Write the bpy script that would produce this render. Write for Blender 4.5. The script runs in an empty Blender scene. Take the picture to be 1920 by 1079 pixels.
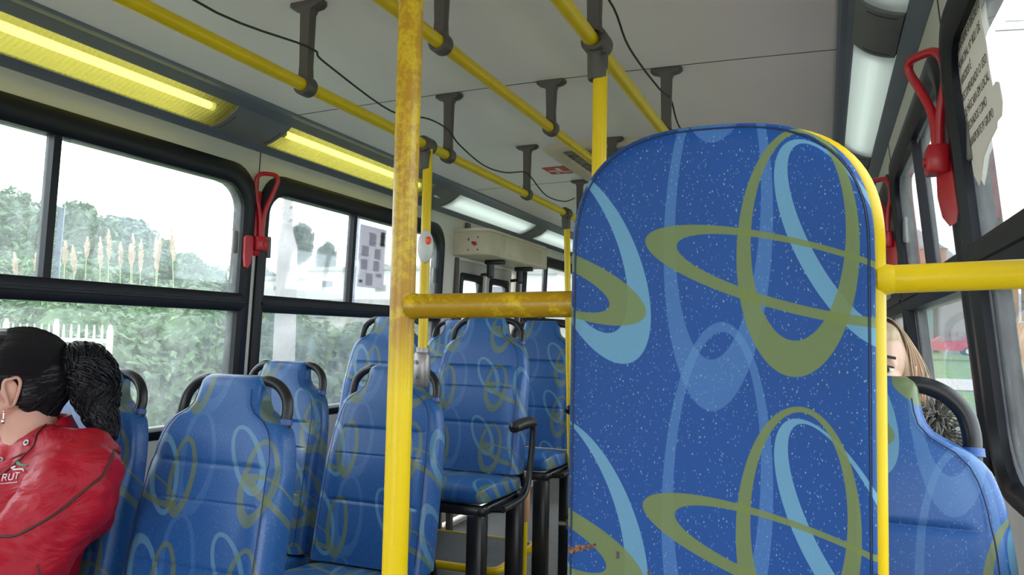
import bpy, math, random
from mathutils import Vector, Matrix
from mathutils.bvhtree import BVHTree
random.seed(7)
C = bpy.context.scene.collection
SC = bpy.context.scene
PI = math.pi
# ------------------------------------------------------------------ camera, sky, exposure
cam = bpy.data.cameras.new('camera')
cam.sensor_width = 36.0
cam.lens = 1450.0 / 1920.0 * 36.0
cam.clip_start = 0.02
cam.clip_end = 800
cam_ob = bpy.data.objects.new('camera', cam)
C.objects.link(cam_ob)
cam_ob.matrix_world = Matrix((
    (0.92635, 0.00417, 0.37664, 0.0),
    (0.37612, -0.06407, -0.92435, 0.0),
    (0.02028, 0.99794, -0.06092, 0.0),
    (0, 0, 0, 1)))
SC.camera = cam_ob
world = bpy.data.worlds.new('overcast_sky')
SC.world = world
world.use_nodes = True
wn = world.node_tree
wbg = wn.nodes['Background']
wbg.inputs['Strength'].default_value = 3.1
wtc = wn.nodes.new('ShaderNodeTexCoord')
wsep = wn.nodes.new('ShaderNodeSeparateXYZ')
wramp = wn.nodes.new('ShaderNodeValToRGB')
wn.links.new(wtc.outputs['Generated'], wsep.inputs[0])
wn.links.new(wsep.outputs['Z'], wramp.inputs[0])
wramp.color_ramp.elements[0].position = 0.0
wramp.color_ramp.elements[0].color = (0.80, 0.84, 0.90, 1)
wramp.color_ramp.elements[1].position = 0.5
wramp.color_ramp.elements[1].color = (0.97, 0.985, 1.0, 1)
wn.links.new(wramp.outputs[0], wbg.inputs['Color'])
SC.view_settings.view_transform = 'Standard'
SC.view_settings.look = 'None'
SC.view_settings.gamma = 1.0
SC.view_settings.use_curve_mapping = False
SC.view_settings.exposure = 0.95
try:
    SC.cycles.max_bounces = 10
    SC.cycles.diffuse_bounces = 6
    SC.cycles.transparent_max_bounces = 24
    SC.cycles.use_denoising = True
    SC.cycles.sample_clamp_indirect = 6.0
except Exception:
    pass

FLOOR = -1.17

# ------------------------------------------------------------------ mesh helpers
class MB:
    def __init__(s):
        s.v = []; s.f = []
    def add(s, vs, fs):
        o = len(s.v); s.v += [tuple(p) for p in vs]; s.f += [tuple(i + o for i in f) for f in fs]; return s
    def box(s, x0, x1, y0, y1, z0, z1):
        vs = [(x, y, z) for z in (z0, z1) for y in (y0, y1) for x in (x0, x1)]
        return s.add(vs, [(0, 2, 3, 1), (4, 5, 7, 6), (0, 1, 5, 4), (2, 6, 7, 3), (0, 4, 6, 2), (1, 3, 7, 5)])
    def rbox(s, x0, x1, y0, y1, z0, z1, b=0.004):
        # bevelled box: three stacked rings per end
        def ring(z, i):
            return [(x0 + i, y0 + b, z), (x0 + b, y0 + i, z), (x1 - b, y0 + i, z), (x1 - i, y0 + b, z),
                    (x1 - i, y1 - b, z), (x1 - b, y1 - i, z), (x0 + b, y1 - i, z), (x0 + i, y1 - b, z)]
        return s.loft([ring(z0, b * .7), ring(z0 + b, 0), ring(z1 - b, 0), ring(z1, b * .7)], cap=True)
    def loft(s, rings, cap=True, closed=True, wrap=False):
        n = len(rings[0]); vs = [p for r in rings for p in r]; fs = []
        m = len(rings)
        for i in range(m if wrap else m - 1):
            j2 = (i + 1) % m
            for k in range(n if closed else n - 1):
                a = i * n + k; b = i * n + (k + 1) % n
                fs.append((a, b, j2 * n + (k + 1) % n, j2 * n + k))
        if cap and not wrap:
            fs.append(tuple(range(n - 1, -1, -1))); fs.append(tuple((m - 1) * n + k for k in range(n)))
        return s.add(vs, fs)
    def tube(s, pts, r, n=16, cap=True, wrap=False):
        pts = [Vector(p) for p in pts]; m = len(pts)
        rs = r if isinstance(r, (list, tuple)) else [r] * m
        def tang(i):
            if wrap: return (pts[(i + 1) % m] - pts[i - 1]).normalized()
            a = pts[max(i - 1, 0)]; b = pts[min(i + 1, m - 1)]
            return (b - a).normalized()
        t0 = tang(0); up = Vector((0, 0, 1)) if abs(t0.z) < .9 else Vector((1, 0, 0))
        u = t0.cross(up).normalized(); rings = []
        for i in range(m):
            t = tang(i); u = (u - t * u.dot(t)).normalized(); w = t.cross(u)
            rings.append([pts[i] + (u * math.cos(2 * PI * k / n) + w * math.sin(2 * PI * k / n)) * rs[i] for k in range(n)])
        return s.loft(rings, cap=cap, wrap=wrap)
    def ellip(s, c, r, n=20, m=12, R=None):
        c = Vector(c); rings = []
        for i in range(1, m):
            a = PI * i / m - PI / 2
            ring = []
            for k in range(n):
                p = Vector((r[0] * math.cos(a) * math.cos(2 * PI * k / n), r[1] * math.cos(a) * math.sin(2 * PI * k / n), r[2] * math.sin(a)))
                if R: p = R @ p
                ring.append(c + p)
            rings.append(ring)
        o = len(s.v); s.loft(rings, cap=False)
        b = Vector((0, 0, -r[2])); t = Vector((0, 0, r[2]))
        if R: b = R @ b; t = R @ t
        s.v += [tuple(c + b), tuple(c + t)]
        ib = len(s.v) - 2; it = ib + 1; L = o + (m - 2) * n
        for k in range(n):
            s.f.append((ib, o + (k + 1) % n, o + k)); s.f.append((it, L + k, L + (k + 1) % n))
        return s
    def capsule(s, a, b, ra, rb, n=18):
        a = Vector(a); b = Vector(b); d = (b - a).normalized(); pts = []; rs = []
        for i in range(6):
            t = PI / 2 * i / 6; pts.append(a - d * ra * math.cos(t)); rs.append(max(ra * math.sin(t), .001))
        pts += [a, b]; rs += [ra, rb]
        for i in range(5, -1, -1):
            t = PI / 2 * i / 6; pts.append(b + d * rb * math.cos(t)); rs.append(max(rb * math.sin(t), .001))
        return s.tube(pts, rs, n=n)

def smooth_path(pts, k=8, closed=False):
    pts = [Vector(p) for p in pts]; out = []; n = len(pts)
    for i in range(n if closed else n - 1):
        g = (lambda j: pts[j % n]) if closed else (lambda j: pts[max(0, min(n - 1, j))])
        p0, p1, p2, p3 = g(i - 1), g(i), g(i + 1), g(i + 2)
        for j in range(k):
            t = j / k
            out.append(0.5 * ((2 * p1) + (p2 - p0) * t + (2 * p0 - 5 * p1 + 4 * p2 - p3) * t * t + (3 * p1 - p0 - 3 * p2 + p3) * t ** 3))
    if not closed: out.append(pts[-1])
    return out

def wloc(o):
    v = Vector((0, 0, 0))
    while o is not None:
        v = v + o.location; o = o.parent
    return v

def obj(name, mb, m, parent=None, loc=None, smooth=True, flat_angle=40, local=False):
    me = bpy.data.meshes.new(name)
    base = Vector(loc) if loc is not None else Vector((0, 0, 0))
    off = wloc(parent) + base if not local else base
    me.from_pydata([tuple(Vector(p) - off) for p in mb.v], [], mb.f)
    me.validate(); me.update()
    me.materials.append(m)
    o = bpy.data.objects.new(name, me); C.objects.link(o)
    if parent: o.parent = parent
    o.location = base
    if smooth:
        me.polygons.foreach_set('use_smooth', [True] * len(me.polygons))
        try: me.set_sharp_from_angle(angle=math.radians(flat_angle))
        except Exception: pass
    return o

def tag(o, label=None, cat=None, group=None, kind=None):
    if label: o['label'] = label
    if cat: o['category'] = cat
    if group: o['group'] = group
    if kind: o['kind'] = kind
    return o

def empty(name, loc, label=None, cat=None, group=None, kind=None):
    o = bpy.data.objects.new(name, None); C.objects.link(o); o.location = loc
    o.empty_display_size = .05
    return tag(o, label, cat, group, kind)

def copy_tree(o, parent=None, skip=()):
    c = o.copy(); C.objects.link(c); c.parent = parent
    for ch in list(o.children):
        if ch.name.split('.')[0] in skip: continue
        copy_tree(ch, c, skip)
    return c

# ------------------------------------------------------------------ materials
class NT:
    def __init__(s, m):
        m.use_nodes = True; s.t = m.node_tree; s.n = s.t.nodes; s.l = s.t.links
        s.b = s.n['Principled BSDF']
    def node(s, ty, **k):
        x = s.n.new(ty)
        for a, b in k.items(): setattr(x, a, b)
        return x
    def link(s, a, b): s.l.new(a, b)
    def val(s, sock, v):
        if isinstance(v, bpy.types.NodeSocket): s.l.new(v, sock)
        else: sock.default_value = v
    def math(s, op, a, b=0.0, c=0.0):
        x = s.node('ShaderNodeMath', operation=op); s.val(x.inputs[0], a); s.val(x.inputs[1], b); s.val(x.inputs[2], c); return x.outputs[0]
    def vmath(s, op, a, b=None, c=None):
        x = s.node('ShaderNodeVectorMath', operation=op); s.val(x.inputs[0], a)
        if b is not None: s.val(x.inputs[1], b)
        if c is not None: s.val(x.inputs[2], c)
        return x.outputs['Value'] if op in ('LENGTH', 'DOT_PRODUCT', 'DISTANCE') else x.outputs[0]
    def mix(s, f, a, b):
        x = s.node('ShaderNodeMix', data_type='RGBA'); s.val(x.inputs[0], f); s.val(x.inputs[6], a); s.val(x.inputs[7], b); return x.outputs[2]
    def noise(s, scale, detail=3, rough=.5, vec=None, dist=0):
        x = s.node('ShaderNodeTexNoise'); x.inputs['Scale'].default_value = scale; x.inputs['Detail'].default_value = detail
        x.inputs['Roughness'].default_value = rough; x.inputs['Distortion'].default_value = dist
        if vec is None: vec = s.obj()
        s.link(vec, x.inputs['Vector']); return x.outputs['Fac']
    def obj(s):
        if not hasattr(s, '_o'): s._o = s.node('ShaderNodeTexCoord').outputs['Object']
        return s._o
    def ramp(s, f, p0, p1):
        x = s.node('ShaderNodeMapRange'); x.clamp = True; s.val(x.inputs[0], f); x.inputs[1].default_value = p0; x.inputs[2].default_value = p1; return x.outputs[0]
    def bump(s, h, strength=.3, dist=.002):
        x = s.node('ShaderNodeBump'); x.inputs['Strength'].default_value = strength; x.inputs['Distance'].default_value = dist
        s.link(h, x.inputs['Height']); s.link(x.outputs[0], s.b.inputs['Normal'])

def rgb(c): return (c[0], c[1], c[2], 1)
def mat(name, col, rough=.5, metal=0, var=.12, vscale=6, bump=0, bscale=80, spec=.5, coat=0):
    m = bpy.data.materials.new(name); t = NT(m)
    f = t.noise(vscale, 4)
    dark = tuple(c * (1 - var) for c in col); light = tuple(min(1, c * (1 + var)) for c in col)
    t.link(t.mix(t.ramp(f, .3, .7), rgb(dark), rgb(light)), t.b.inputs['Base Color'])
    t.b.inputs['Roughness'].default_value = rough; t.b.inputs['Metallic'].default_value = metal
    t.b.inputs['Specular IOR Level'].default_value = spec
    if coat: t.b.inputs['Coat Weight'].default_value = coat
    if bump: t.bump(t.noise(bscale, 3), bump)
    return m

M = {}
M['ceiling'] = mat('ceiling_laminate', (.88, .79, .775), .45, var=.03, vscale=2, spec=.3)
M['wall'] = mat('wall_laminate', (.66, .61, .56), .5, var=.04, vscale=3)
M['seam'] = mat('seam_strip', (.06, .05, .05), .6)
M['cove'] = mat('cove_blue_grey', (.145, .165, .215), .45, var=.06)
M['joint'] = mat('joint_panel_grey', (.18, .175, .175), .5, var=.08)
M['blackframe'] = mat('black_window_frame', (.006, .006, .011), .42, var=.2, spec=.3)
M['bracket'] = mat('bracket_brown_grey', (.085, .072, .068), .55, var=.1)
M['black'] = mat('black_handle_rubber', (.012, .012, .015), .36, var=.2)
M['blackmetal'] = mat('black_painted_steel', (.010, .010, .012), .35, var=.3)
M['red'] = mat('red_plastic', (.50, .012, .022), .35, var=.08)
M['floor'] = mat('grey_vinyl_floor', (.17, .17, .175), .6, var=.15, vscale=30, bump=.2)
M['tread'] = mat('dark_grey_tread', (.085, .09, .10), .6, var=.15, vscale=40, bump=.3)
M['yellow'] = mat('yellow_paint', (.74, .50, .004), .32, var=.06, spec=.35)
M['cable'] = mat('cable_black', (.02, .02, .022), .6)
M['beige'] = mat('beige_fibreglass', (.60, .51, .38), .45, var=.08, vscale=10)
M['doorpaint'] = mat('door_grey_paint', (.42, .38, .36), .5, var=.06)
M['metal'] = mat('cast_bracket_metal', (.30, .28, .27), .4, metal=.6, var=.2)
M['whiteplastic'] = mat('white_plastic', (.6, .6, .58), .4)
M['tan'] = mat('tan_wood_sleeve', (.55, .30, .17), .5, var=.15)
M['skin'] = mat('skin', (.62, .33, .25), .5, var=.06, vscale=20)
M['skinpale'] = mat('pale_skin', (.68, .42, .33), .5, var=.05, vscale=20)
M['steel'] = mat('snap_steel', (.6, .6, .6), .25, metal=1)
M['lamp_back'] = mat('reflector_white', (.8, .8, .78), .4, var=.02)

def worn_yellow():
    m = bpy.data.materials.new('worn_yellow_paint'); t = NT(m)
    sep = t.node('ShaderNodeSeparateXYZ'); t.link(t.obj(), sep.inputs[0]); z = sep.outputs[2]
    fine = t.noise(130, 5, .7); med = t.noise(14, 4, .6, dist=1.2)
    worn = t.ramp(t.math('ADD', t.math('MULTIPLY', fine, .55), t.math('MULTIPLY', med, .75)), .60, .72)
    zone = t.ramp(z, 1.09, 1.18)     # the part people hold, from elbow height up
    base = t.mix(t.math('MULTIPLY', worn, zone), rgb((.42, .21, .008)), rgb((.58, .38, .010)))
    base2 = t.mix(zone, rgb((.80, .56, .003)), base)
    ch = t.noise(60, 6, .75, dist=2.0); mask = t.math('MULTIPLY', t.ramp(ch, .64, .67), t.ramp(t.math('ABSOLUTE', t.math('SUBTRACT', z, 1.25)), .07, .02))
    col = t.mix(mask, base2, rgb((.12, .085, .06)))
    t.link(col, t.b.inputs['Base Color'])
    t.b.inputs['Roughness'].default_value = .3; t.b.inputs['Specular IOR Level'].default_value = .4
    t.bump(fine, .12, .001)
    return m
M['wornyellow'] = worn_yellow()
def bar_yellow():
    m = bpy.data.materials.new('rubbed_yellow_paint'); t = NT(m)
    fine = t.noise(150, 5, .7); med = t.noise(11, 4, .6, dist=1.0)
    worn = t.ramp(t.math('ADD', t.math('MULTIPLY', fine, .5), t.math('MULTIPLY', med, .8)), .62, .74)
    t.link(t.mix(worn, rgb((.36, .20, .003)), rgb((.60, .40, .006))), t.b.inputs['Base Color'])
    t.b.inputs['Roughness'].default_value = .32; t.b.inputs['Specular IOR Level'].default_value = .4
    t.bump(fine, .1, .001)
    return m
M['baryellow'] = bar_yellow()

# the swirl pattern of the seat vinyl: overlapping rings, each the gap between two ellipses
RINGS = [  # (outer cx, cz, a, b, angle), (inner ...), colour, alpha, wrap height factor
    ((-.1129, .1197, .0592, .1995, -.030), (-.1127, .1425, .0463, .1657, -.040), (.11, .25, .50), .42, 2, 0),
    ((-.1129, .1197, .0592, .1995, -.030), (-.1127, .1425, .0463, .1657, -.040), (.11, .25, .50), .42, 2, 1),
    ((.0152, .1050, .1228, .0470, -1.127), (.0177, .1133, .1087, .0352, -1.129), (.14, .315, .45), .85, 1, 0),
    ((-.2572, .0857, .1247, .0558, -1.167), (-.2726, .1065, .1097, .0438, -1.166), (.14, .315, .45), .85, 1, 0),
    ((-.0297, .0958, .0621, .1347, -.021), (-.0288, .1121, .0479, .1125, -.028), (.155, .198, .055), .90, 1, 0),
    ((-.0378, .0709, .1612, .0397, -.269), (-.0294, .0709, .1325, .0308, -.270), (.155, .198, .055), .90, 1, 0),
    ((-.2987, .0661, .1136, .0360, -.372), (-.3149, .0658, .0851, .0237, -.369), (.155, .198, .055), .90, 1, 0),
]
SEAT_RINGS = [
    ((.105, .10, .057, .155, .06), (.106, .114, .041, .126, .06), (.11, .25, .50), .35, 1, 0),
    ((.010, .060, .124, .046, -1.33), (.0125, .055, .102, .031, -1.34), (.14, .315, .45), .85, 1, 0),
    ((-.160, .120, .104, .045, -1.15), (-.164, .126, .085, .031, -1.16), (.14, .315, .45), .75, 1, 0),
    ((.068, .055, .041, .118, .03), (.067, .064, .026, .094, .03), (.155, .198, .055), .85, 1, 0),
    ((-.120, .060, .052, .125, -.05), (-.119, .071, .036, .100, -.05), (.155, .198, .055), .80, 1, 0),
    ((-.045, .025, .128, .038, -.42), (-.031, .026, .102, .025, -.42), (.155, .198, .055), .85, 1, 0),
]
TX, TY = .42, .3005
def vinyl(name, scale=1.0, off=(0, 0), base=(.020, .085, .36), rough=.38, mixfac=1.0, flat=False, rings=None):
    m = bpy.data.materials.new(name); t = NT(m)
    sep = t.node('ShaderNodeSeparateXYZ'); t.link(t.obj(), sep.inputs[0])
    if flat:
        u = sep.outputs[0]; v = sep.outputs[2]
    else:
        rnd = t.node('ShaderNodeObjectInfo').outputs['Random']
        u = t.math('ADD', sep.outputs[0], t.math('MULTIPLY', rnd, .21))
        v = t.math('ADD', t.math('ADD', sep.outputs[2], sep.outputs[1]), t.math('MULTIPLY', rnd, TY * .7))
    cmb = t.node('ShaderNodeCombineXYZ')
    t.link(t.math('MULTIPLY_ADD', u, 1 / scale, off[0]), cmb.inputs[0]); t.link(t.math('MULTIPLY_ADD', v, 1 / scale, off[1]), cmb.inputs[1])
    p = cmb.outputs[0]
    col = rgb(base)
    n1 = t.noise(3, 2); col = t.mix(t.ramp(n1, .3, .7), rgb(tuple(c * .9 for c in base)), rgb(tuple(c * 1.1 for c in base)))
    # flecks
    def flecks(sc, thr, amount, colour, col):
        vr = t.node('ShaderNodeTexVoronoi'); vr.inputs['Scale'].default_value = sc
        t.link(t.vmath('MULTIPLY', p, (1, .6, 1)), vr.inputs['Vector'])
        s2 = t.node('ShaderNodeSeparateColor'); t.link(vr.outputs['Color'], s2.inputs[0])
        fm = t.math('MULTIPLY', t.math('LESS_THAN', vr.outputs['Distance'], thr), t.math('GREATER_THAN', s2.outputs[0], amount))
        return t.mix(t.math('MULTIPLY', fm, .8), col, rgb(colour))
    col = flecks(330, .22, .35, (.10, .20, .44), col)
    col = flecks(240, .17, .62, (.24, .34, .36), col)
    TX = .42 if rings else .64
    for (o, i, c, al, k, sh) in (rings or RINGS):
        d = t.vmath('SUBTRACT', p, (o[0], o[1] + sh * TY, 0))
        w = t.vmath('WRAP', d, (TX / 2, TY * k / 2, 1), (-TX / 2, -TY * k / 2, -1))
        def inside(dx, dy, a, b, ang):
            mp = t.node('ShaderNodeMapping', vector_type='TEXTURE')
            mp.inputs['Location'].default_value = (dx, dy, 0); mp.inputs['Rotation'].default_value = (0, 0, ang); mp.inputs['Scale'].default_value = (a, b, 1)
            t.link(w, mp.inputs[0])
            return t.ramp(t.vmath('LENGTH', mp.outputs[0]), 1.004, .996)
        fo = inside(0, 0, o[2], o[3], o[4]); fi = inside(i[0] - o[0], i[1] - o[1], i[2], i[3], i[4])
        col = t.mix(t.math('MULTIPLY', t.math('MULTIPLY', fo, t.math('SUBTRACT', 1.0, fi)), al * mixfac), col, rgb(c))
    t.link(col, t.b.inputs['Base Color'])
    t.b.inputs['Roughness'].default_value = rough
    t.bump(t.noise(420, 2), .10, .0006)
    return m
M['panelvinyl'] = vinyl('partition_vinyl', 1.0, (-.524, -1.17), flat=True, base=(.010, .062, .245), rough=.55)
M['panelvinyl'].node_tree.nodes['Principled BSDF'].inputs['Specular IOR Level'].default_value = .25
M['seatvinyl'] = vinyl('seat_vinyl', .95, rings=SEAT_RINGS, base=(.018, .100, .32), rough=.34, mixfac=.8)
M['rightvinyl'] = vinyl('window_seat_vinyl', .95, (.17, -.096), rings=RINGS, base=(.015, .090, .32), rough=.34, flat=True)
M['stitch'] = mat('dark_blue_stitching', (.008, .02, .07), .6)
M['piping'] = mat('blue_piping', (.035, .10, .33), .45)

def glass(name, dirt=.10, tint=(.93, .97, .98), dcol=(.75, .78, .80)):
    m = bpy.data.materials.new(name); t = NT(m); n = t.n
    out = n['Material Output']
    tr = t.node('ShaderNodeBsdfTransparent'); tr.inputs[0].default_value = rgb(tint)
    tl = t.node('ShaderNodeBsdfTranslucent'); tl.inputs[0].default_value = rgb(dcol)
    gl = t.node('ShaderNodeBsdfGlossy'); gl.inputs['Roughness'].default_value = .03
    f = t.noise(9, 6, .65, dist=.6); f2 = t.noise(60, 4, .7)
    fac = t.math('MULTIPLY', t.ramp(t.math('ADD', t.math('MULTIPLY', f, .7), t.math('MULTIPLY', f2, .3)), .25, .8), dirt * 2)
    mx = t.node('ShaderNodeMixShader'); t.link(fac, mx.inputs[0]); t.link(tr.outputs[0], mx.inputs[1]); t.link(tl.outputs[0], mx.inputs[2])
    fr = t.node('ShaderNodeFresnel'); fr.inputs[0].default_value = 1.35
    mx2 = t.node('ShaderNodeMixShader'); t.link(t.math('MULTIPLY', fr.outputs[0], .6), mx2.inputs[0]); t.link(mx.outputs[0], mx2.inputs[1]); t.link(gl.outputs[0], mx2.inputs[2])
    t.link(mx2.outputs[0], out.inputs[0]); n.remove(t.b)
    return m
M['glass'] = glass('dusty_window_glass', .085)
M['glassR'] = glass('rain_marked_window_glass', .085)
M['seal'] = glass('clear_sealant', .34, (.75, .78, .84), (.5, .52, .58))

def diffuser(name, col, clear, glow):
    m = bpy.data.materials.new(name); t = NT(m); n = t.n; out = n['Material Output']
    tr = t.node('ShaderNodeBsdfTransparent'); tr.inputs[0].default_value = rgb(col)
    tl = t.node('ShaderNodeBsdfTranslucent'); tl.inputs[0].default_value = rgb(col)
    sep = t.node('ShaderNodeSeparateXYZ'); t.link(t.obj(), sep.inputs[0])
    st = t.math('SINE', t.math('MULTIPLY', sep.outputs[1], 2 * PI / .018))
    fac = t.math('SUBTRACT', 1.0, t.math('MULTIPLY_ADD', t.ramp(st, -.2, .4), clear * .10, clear * .90))
    em = t.node('ShaderNodeEmission'); em.inputs[0].default_value = rgb(col); em.inputs[1].default_value = glow
    ad = t.node('ShaderNodeAddShader'); t.link(tl.outputs[0], ad.inputs[0]); t.link(em.outputs[0], ad.inputs[1])
    mx = t.node('ShaderNodeMixShader'); t.link(fac, mx.inputs[0]); t.link(tr.outputs[0], mx.inputs[1]); t.link(ad.outputs[0], mx.inputs[2])
    t.link(mx.outputs[0], out.inputs[0]); n.remove(t.b); return m
M['diff_yellow'] = diffuser('yellow_ribbed_diffuser', (.74, .71, .20), .8, .02)
M['diff_white'] = diffuser('opal_diffuser', (.80, .86, .84), .06, .04)
def emit(name, col, s):
    m = bpy.data.materials.new(name); t = NT(m); n = t.n
    e = t.node('ShaderNodeEmission'); e.inputs[0].default_value = rgb(col); e.inputs[1].default_value = s
    t.link(e.outputs[0], n['Material Output'].inputs[0]); n.remove(t.b); return m
M['tube_on'] = emit('lit_tube', (1.0, .98, .66), 1.9)
M['tube_white'] = emit('lit_white_tube', (.88, 1.0, .93), 1.15)
M['tube_dim'] = emit('dim_white_tube', (.88, 1.0, .93), .80)

# ------------------------------------------------------------------ the setting: floor, ceiling, walls
def XL(z): return -2.06 + .04 * (z - .135)
def XR(z): return .250 - .10 * (z - .19)
YF, YB = -3.0, 8.0
b = MB(); b.box(-2.14, .42, YF, YB, FLOOR - .05, FLOOR)
tag(obj('floor', b, M['floor']), kind='structure')
def ceil_z(x): return .803 - .0167 * (x + .5) ** 2
b = MB(); xs = [-1.78 + i * (1.82) / 24 for i in range(25)]
b.loft([[(x, YF, ceil_z(x)) for x in xs] + [(x, YF, .9) for x in reversed(xs)], [(x, YB, ceil_z(x)) for x in xs] + [(x, YB, .9) for x in reversed(xs)]])
b.box(-2.14, .36, YF, YB, .90, .96)
ceiling = tag(obj('ceiling', b, M['ceiling']), kind='structure')
for y in (.75, 2.25, 3.76, 5.3):
    b = MB(); b.loft([[(x, yy, ceil_z(x) + dz) for yy, dz in ((y - .002, .001), (y - .002, -.0008), (y + .002, -.0008), (y + .002, .001))] for x in xs])
    obj('panel_joint', b, M['seam'], ceiling)

def rrect(y0, y1, z0, z1, r, k=7):
    pts = []
    for (cy, cz, a0) in ((y1 - r, z1 - r, 0), (y0 + r, z1 - r, 90), (y0 + r, z0 + r, 180), (y1 - r, z0 + r, 270)):
        for i in range(k + 1):
            a = math.radians(a0 + 90 * i / k); pts.append((cy + r * math.cos(a), cz + r * math.sin(a)))
    # straight-run points so radial projection stays tidy
    out = []
    for i, p in enumerate(pts):
        q = pts[(i + 1) % len(pts)]; out.append(p)
        d = math.hypot(q[0] - p[0], q[1] - p[1])
        if d > .15:
            m_ = max(1, int(d / .12))
            for j in range(1, m_): out.append((p[0] + (q[0] - p[0]) * j / m_, p[1] + (q[1] - p[1]) * j / m_))
    return out

def wall(name, XF, side, holes, ztop, solids):
    """side -1 left / +1 right.  holes: (y0,y1,z0,z1,cell y0,cell y1)"""
    zb = FLOOR - .05; th = .05 * side; mb = MB()
    for (y0, y1, z0, z1, c0, c1, r) in holes:
        h = rrect(y0, y1, z0, z1, r); cy, cz = (y0 + y1) / 2, (z0 + z1) / 2; cell = []
        corners = [(c1, ztop), (c0, ztop), (c0, zb), (c1, zb)]
        for (y, z) in h:
            dy, dz = y - cy, z - cz; ks = []
            if dy > 1e-6: ks.append((c1 - cy) / dy)
            if dy < -1e-6: ks.append((c0 - cy) / dy)
            if dz > 1e-6: ks.append((ztop - cz) / dz)
            if dz < -1e-6: ks.append((zb - cz) / dz)
            k_ = min(ks); cell.append((cy + dy * k_, cz + dz * k_))
        for co in corners:
            i = min(range(len(h)), key=lambda q: abs(math.atan2(cell[q][1] - cz, cell[q][0] - cy) - math.atan2(co[1] - cz, co[0] - cy)))
            cell[i] = co
        ri = [(XF(z), y, z) for y, z in cell]; rj = [(XF(z), y, z) for y, z in h]
        rk = [(XF(z) + th, y, z) for y, z in h]; rl = [(XF(z) + th, y, z) for y, z in cell]
        mb.loft([ri, rj, rk, rl], cap=False)
    for (y0, y1) in solids:
        n = 6; ring = lambda y: [(XF(zb + (ztop - zb) * i / n), y, zb + (ztop - zb) * i / n) for i in range(n + 1)] + [(XF(zb + (ztop - zb) * i / n) + th, y, zb + (ztop - zb) * i / n) for i in range(n, -1, -1)]
        mb.loft([ring(y0), ring(y1)])
    return tag(obj(name, mb, M['wall'], smooth=False), kind='structure')

LW = [(-2.345, -.80), (-.765, .775), (.80, 2.365), (2.395, 3.96), (5.23, 6.79)]
LZ = (-.375, .62)
cells = [(-2.36, -.78), (-.78, .79), (.79, 2.38), (2.38, 4.02), (5.18, 6.84)]
door_hole = (4.16, 5.10, FLOOR + .02, .445, 4.02, 5.18, .02)
wl = wall('wall_left', XL, -1, [(a + .02, c - .02, LZ[0] + .02, LZ[1] - .02, p, q, .12) for (a, c), (p, q) in zip(LW, cells)] + [door_hole], .93, [(YF, -2.36), (6.84, YB)])
RW = [(-2.05, -.85), (-.81, .39), (.43, 1.645), (1.675, 2.905), (2.935, 4.17), (4.20, 5.43), (5.46, 6.7)]
RZ = (-.27, .60)
rcell = [(-2.07, -.83), (-.83, .41), (.41, 1.66), (1.66, 2.92), (2.92, 4.185), (4.185, 5.445), (5.445, 6.72)]
wr = wall('wall_right', XR, 1, [(a + .02, c - .02, RZ[0] + .02, RZ[1] - .02, p, q, .10) for (a, c), (p, q) in zip(RW, rcell)], .93, [(YF, -2.07), (6.72, YB)])
b = MB(); b.box(-2.16, .42, YB - .02, YB + .03, FLOOR, .95)
tag(obj('wall_back', b, M['wall']), kind='structure')
# panel joints over the pillars
for y in (2.38,):
    b = MB(); b.loft([[(XL(z) + .002, y - .002, z), (XL(z) + .002, y + .002, z), (XL(z) - .002, y + .002, z), (XL(z) - .002, y - .002, z)] for z in (.35, .69)])
    obj('panel_joint', b, M['seam'], wl)
b = MB(); b.loft([[(XR(z) - .002, 2.92 - .002, z), (XR(z) - .002, 2.92 + .002, z), (XR(z) + .002, 2.92 + .002, z), (XR(z) + .002, 2.92 - .002, z)] for z in (.35, .69)])
b.loft([[(XR(z) - .002, 1.66 - .002, z), (XR(z) - .002, 1.66 + .002, z), (XR(z) + .002, 1.66 + .002, z), (XR(z) + .002, 1.66 - .002, z)] for z in (.35, .69)])
obj('panel_joint', b, M['seam'], wr)

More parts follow.
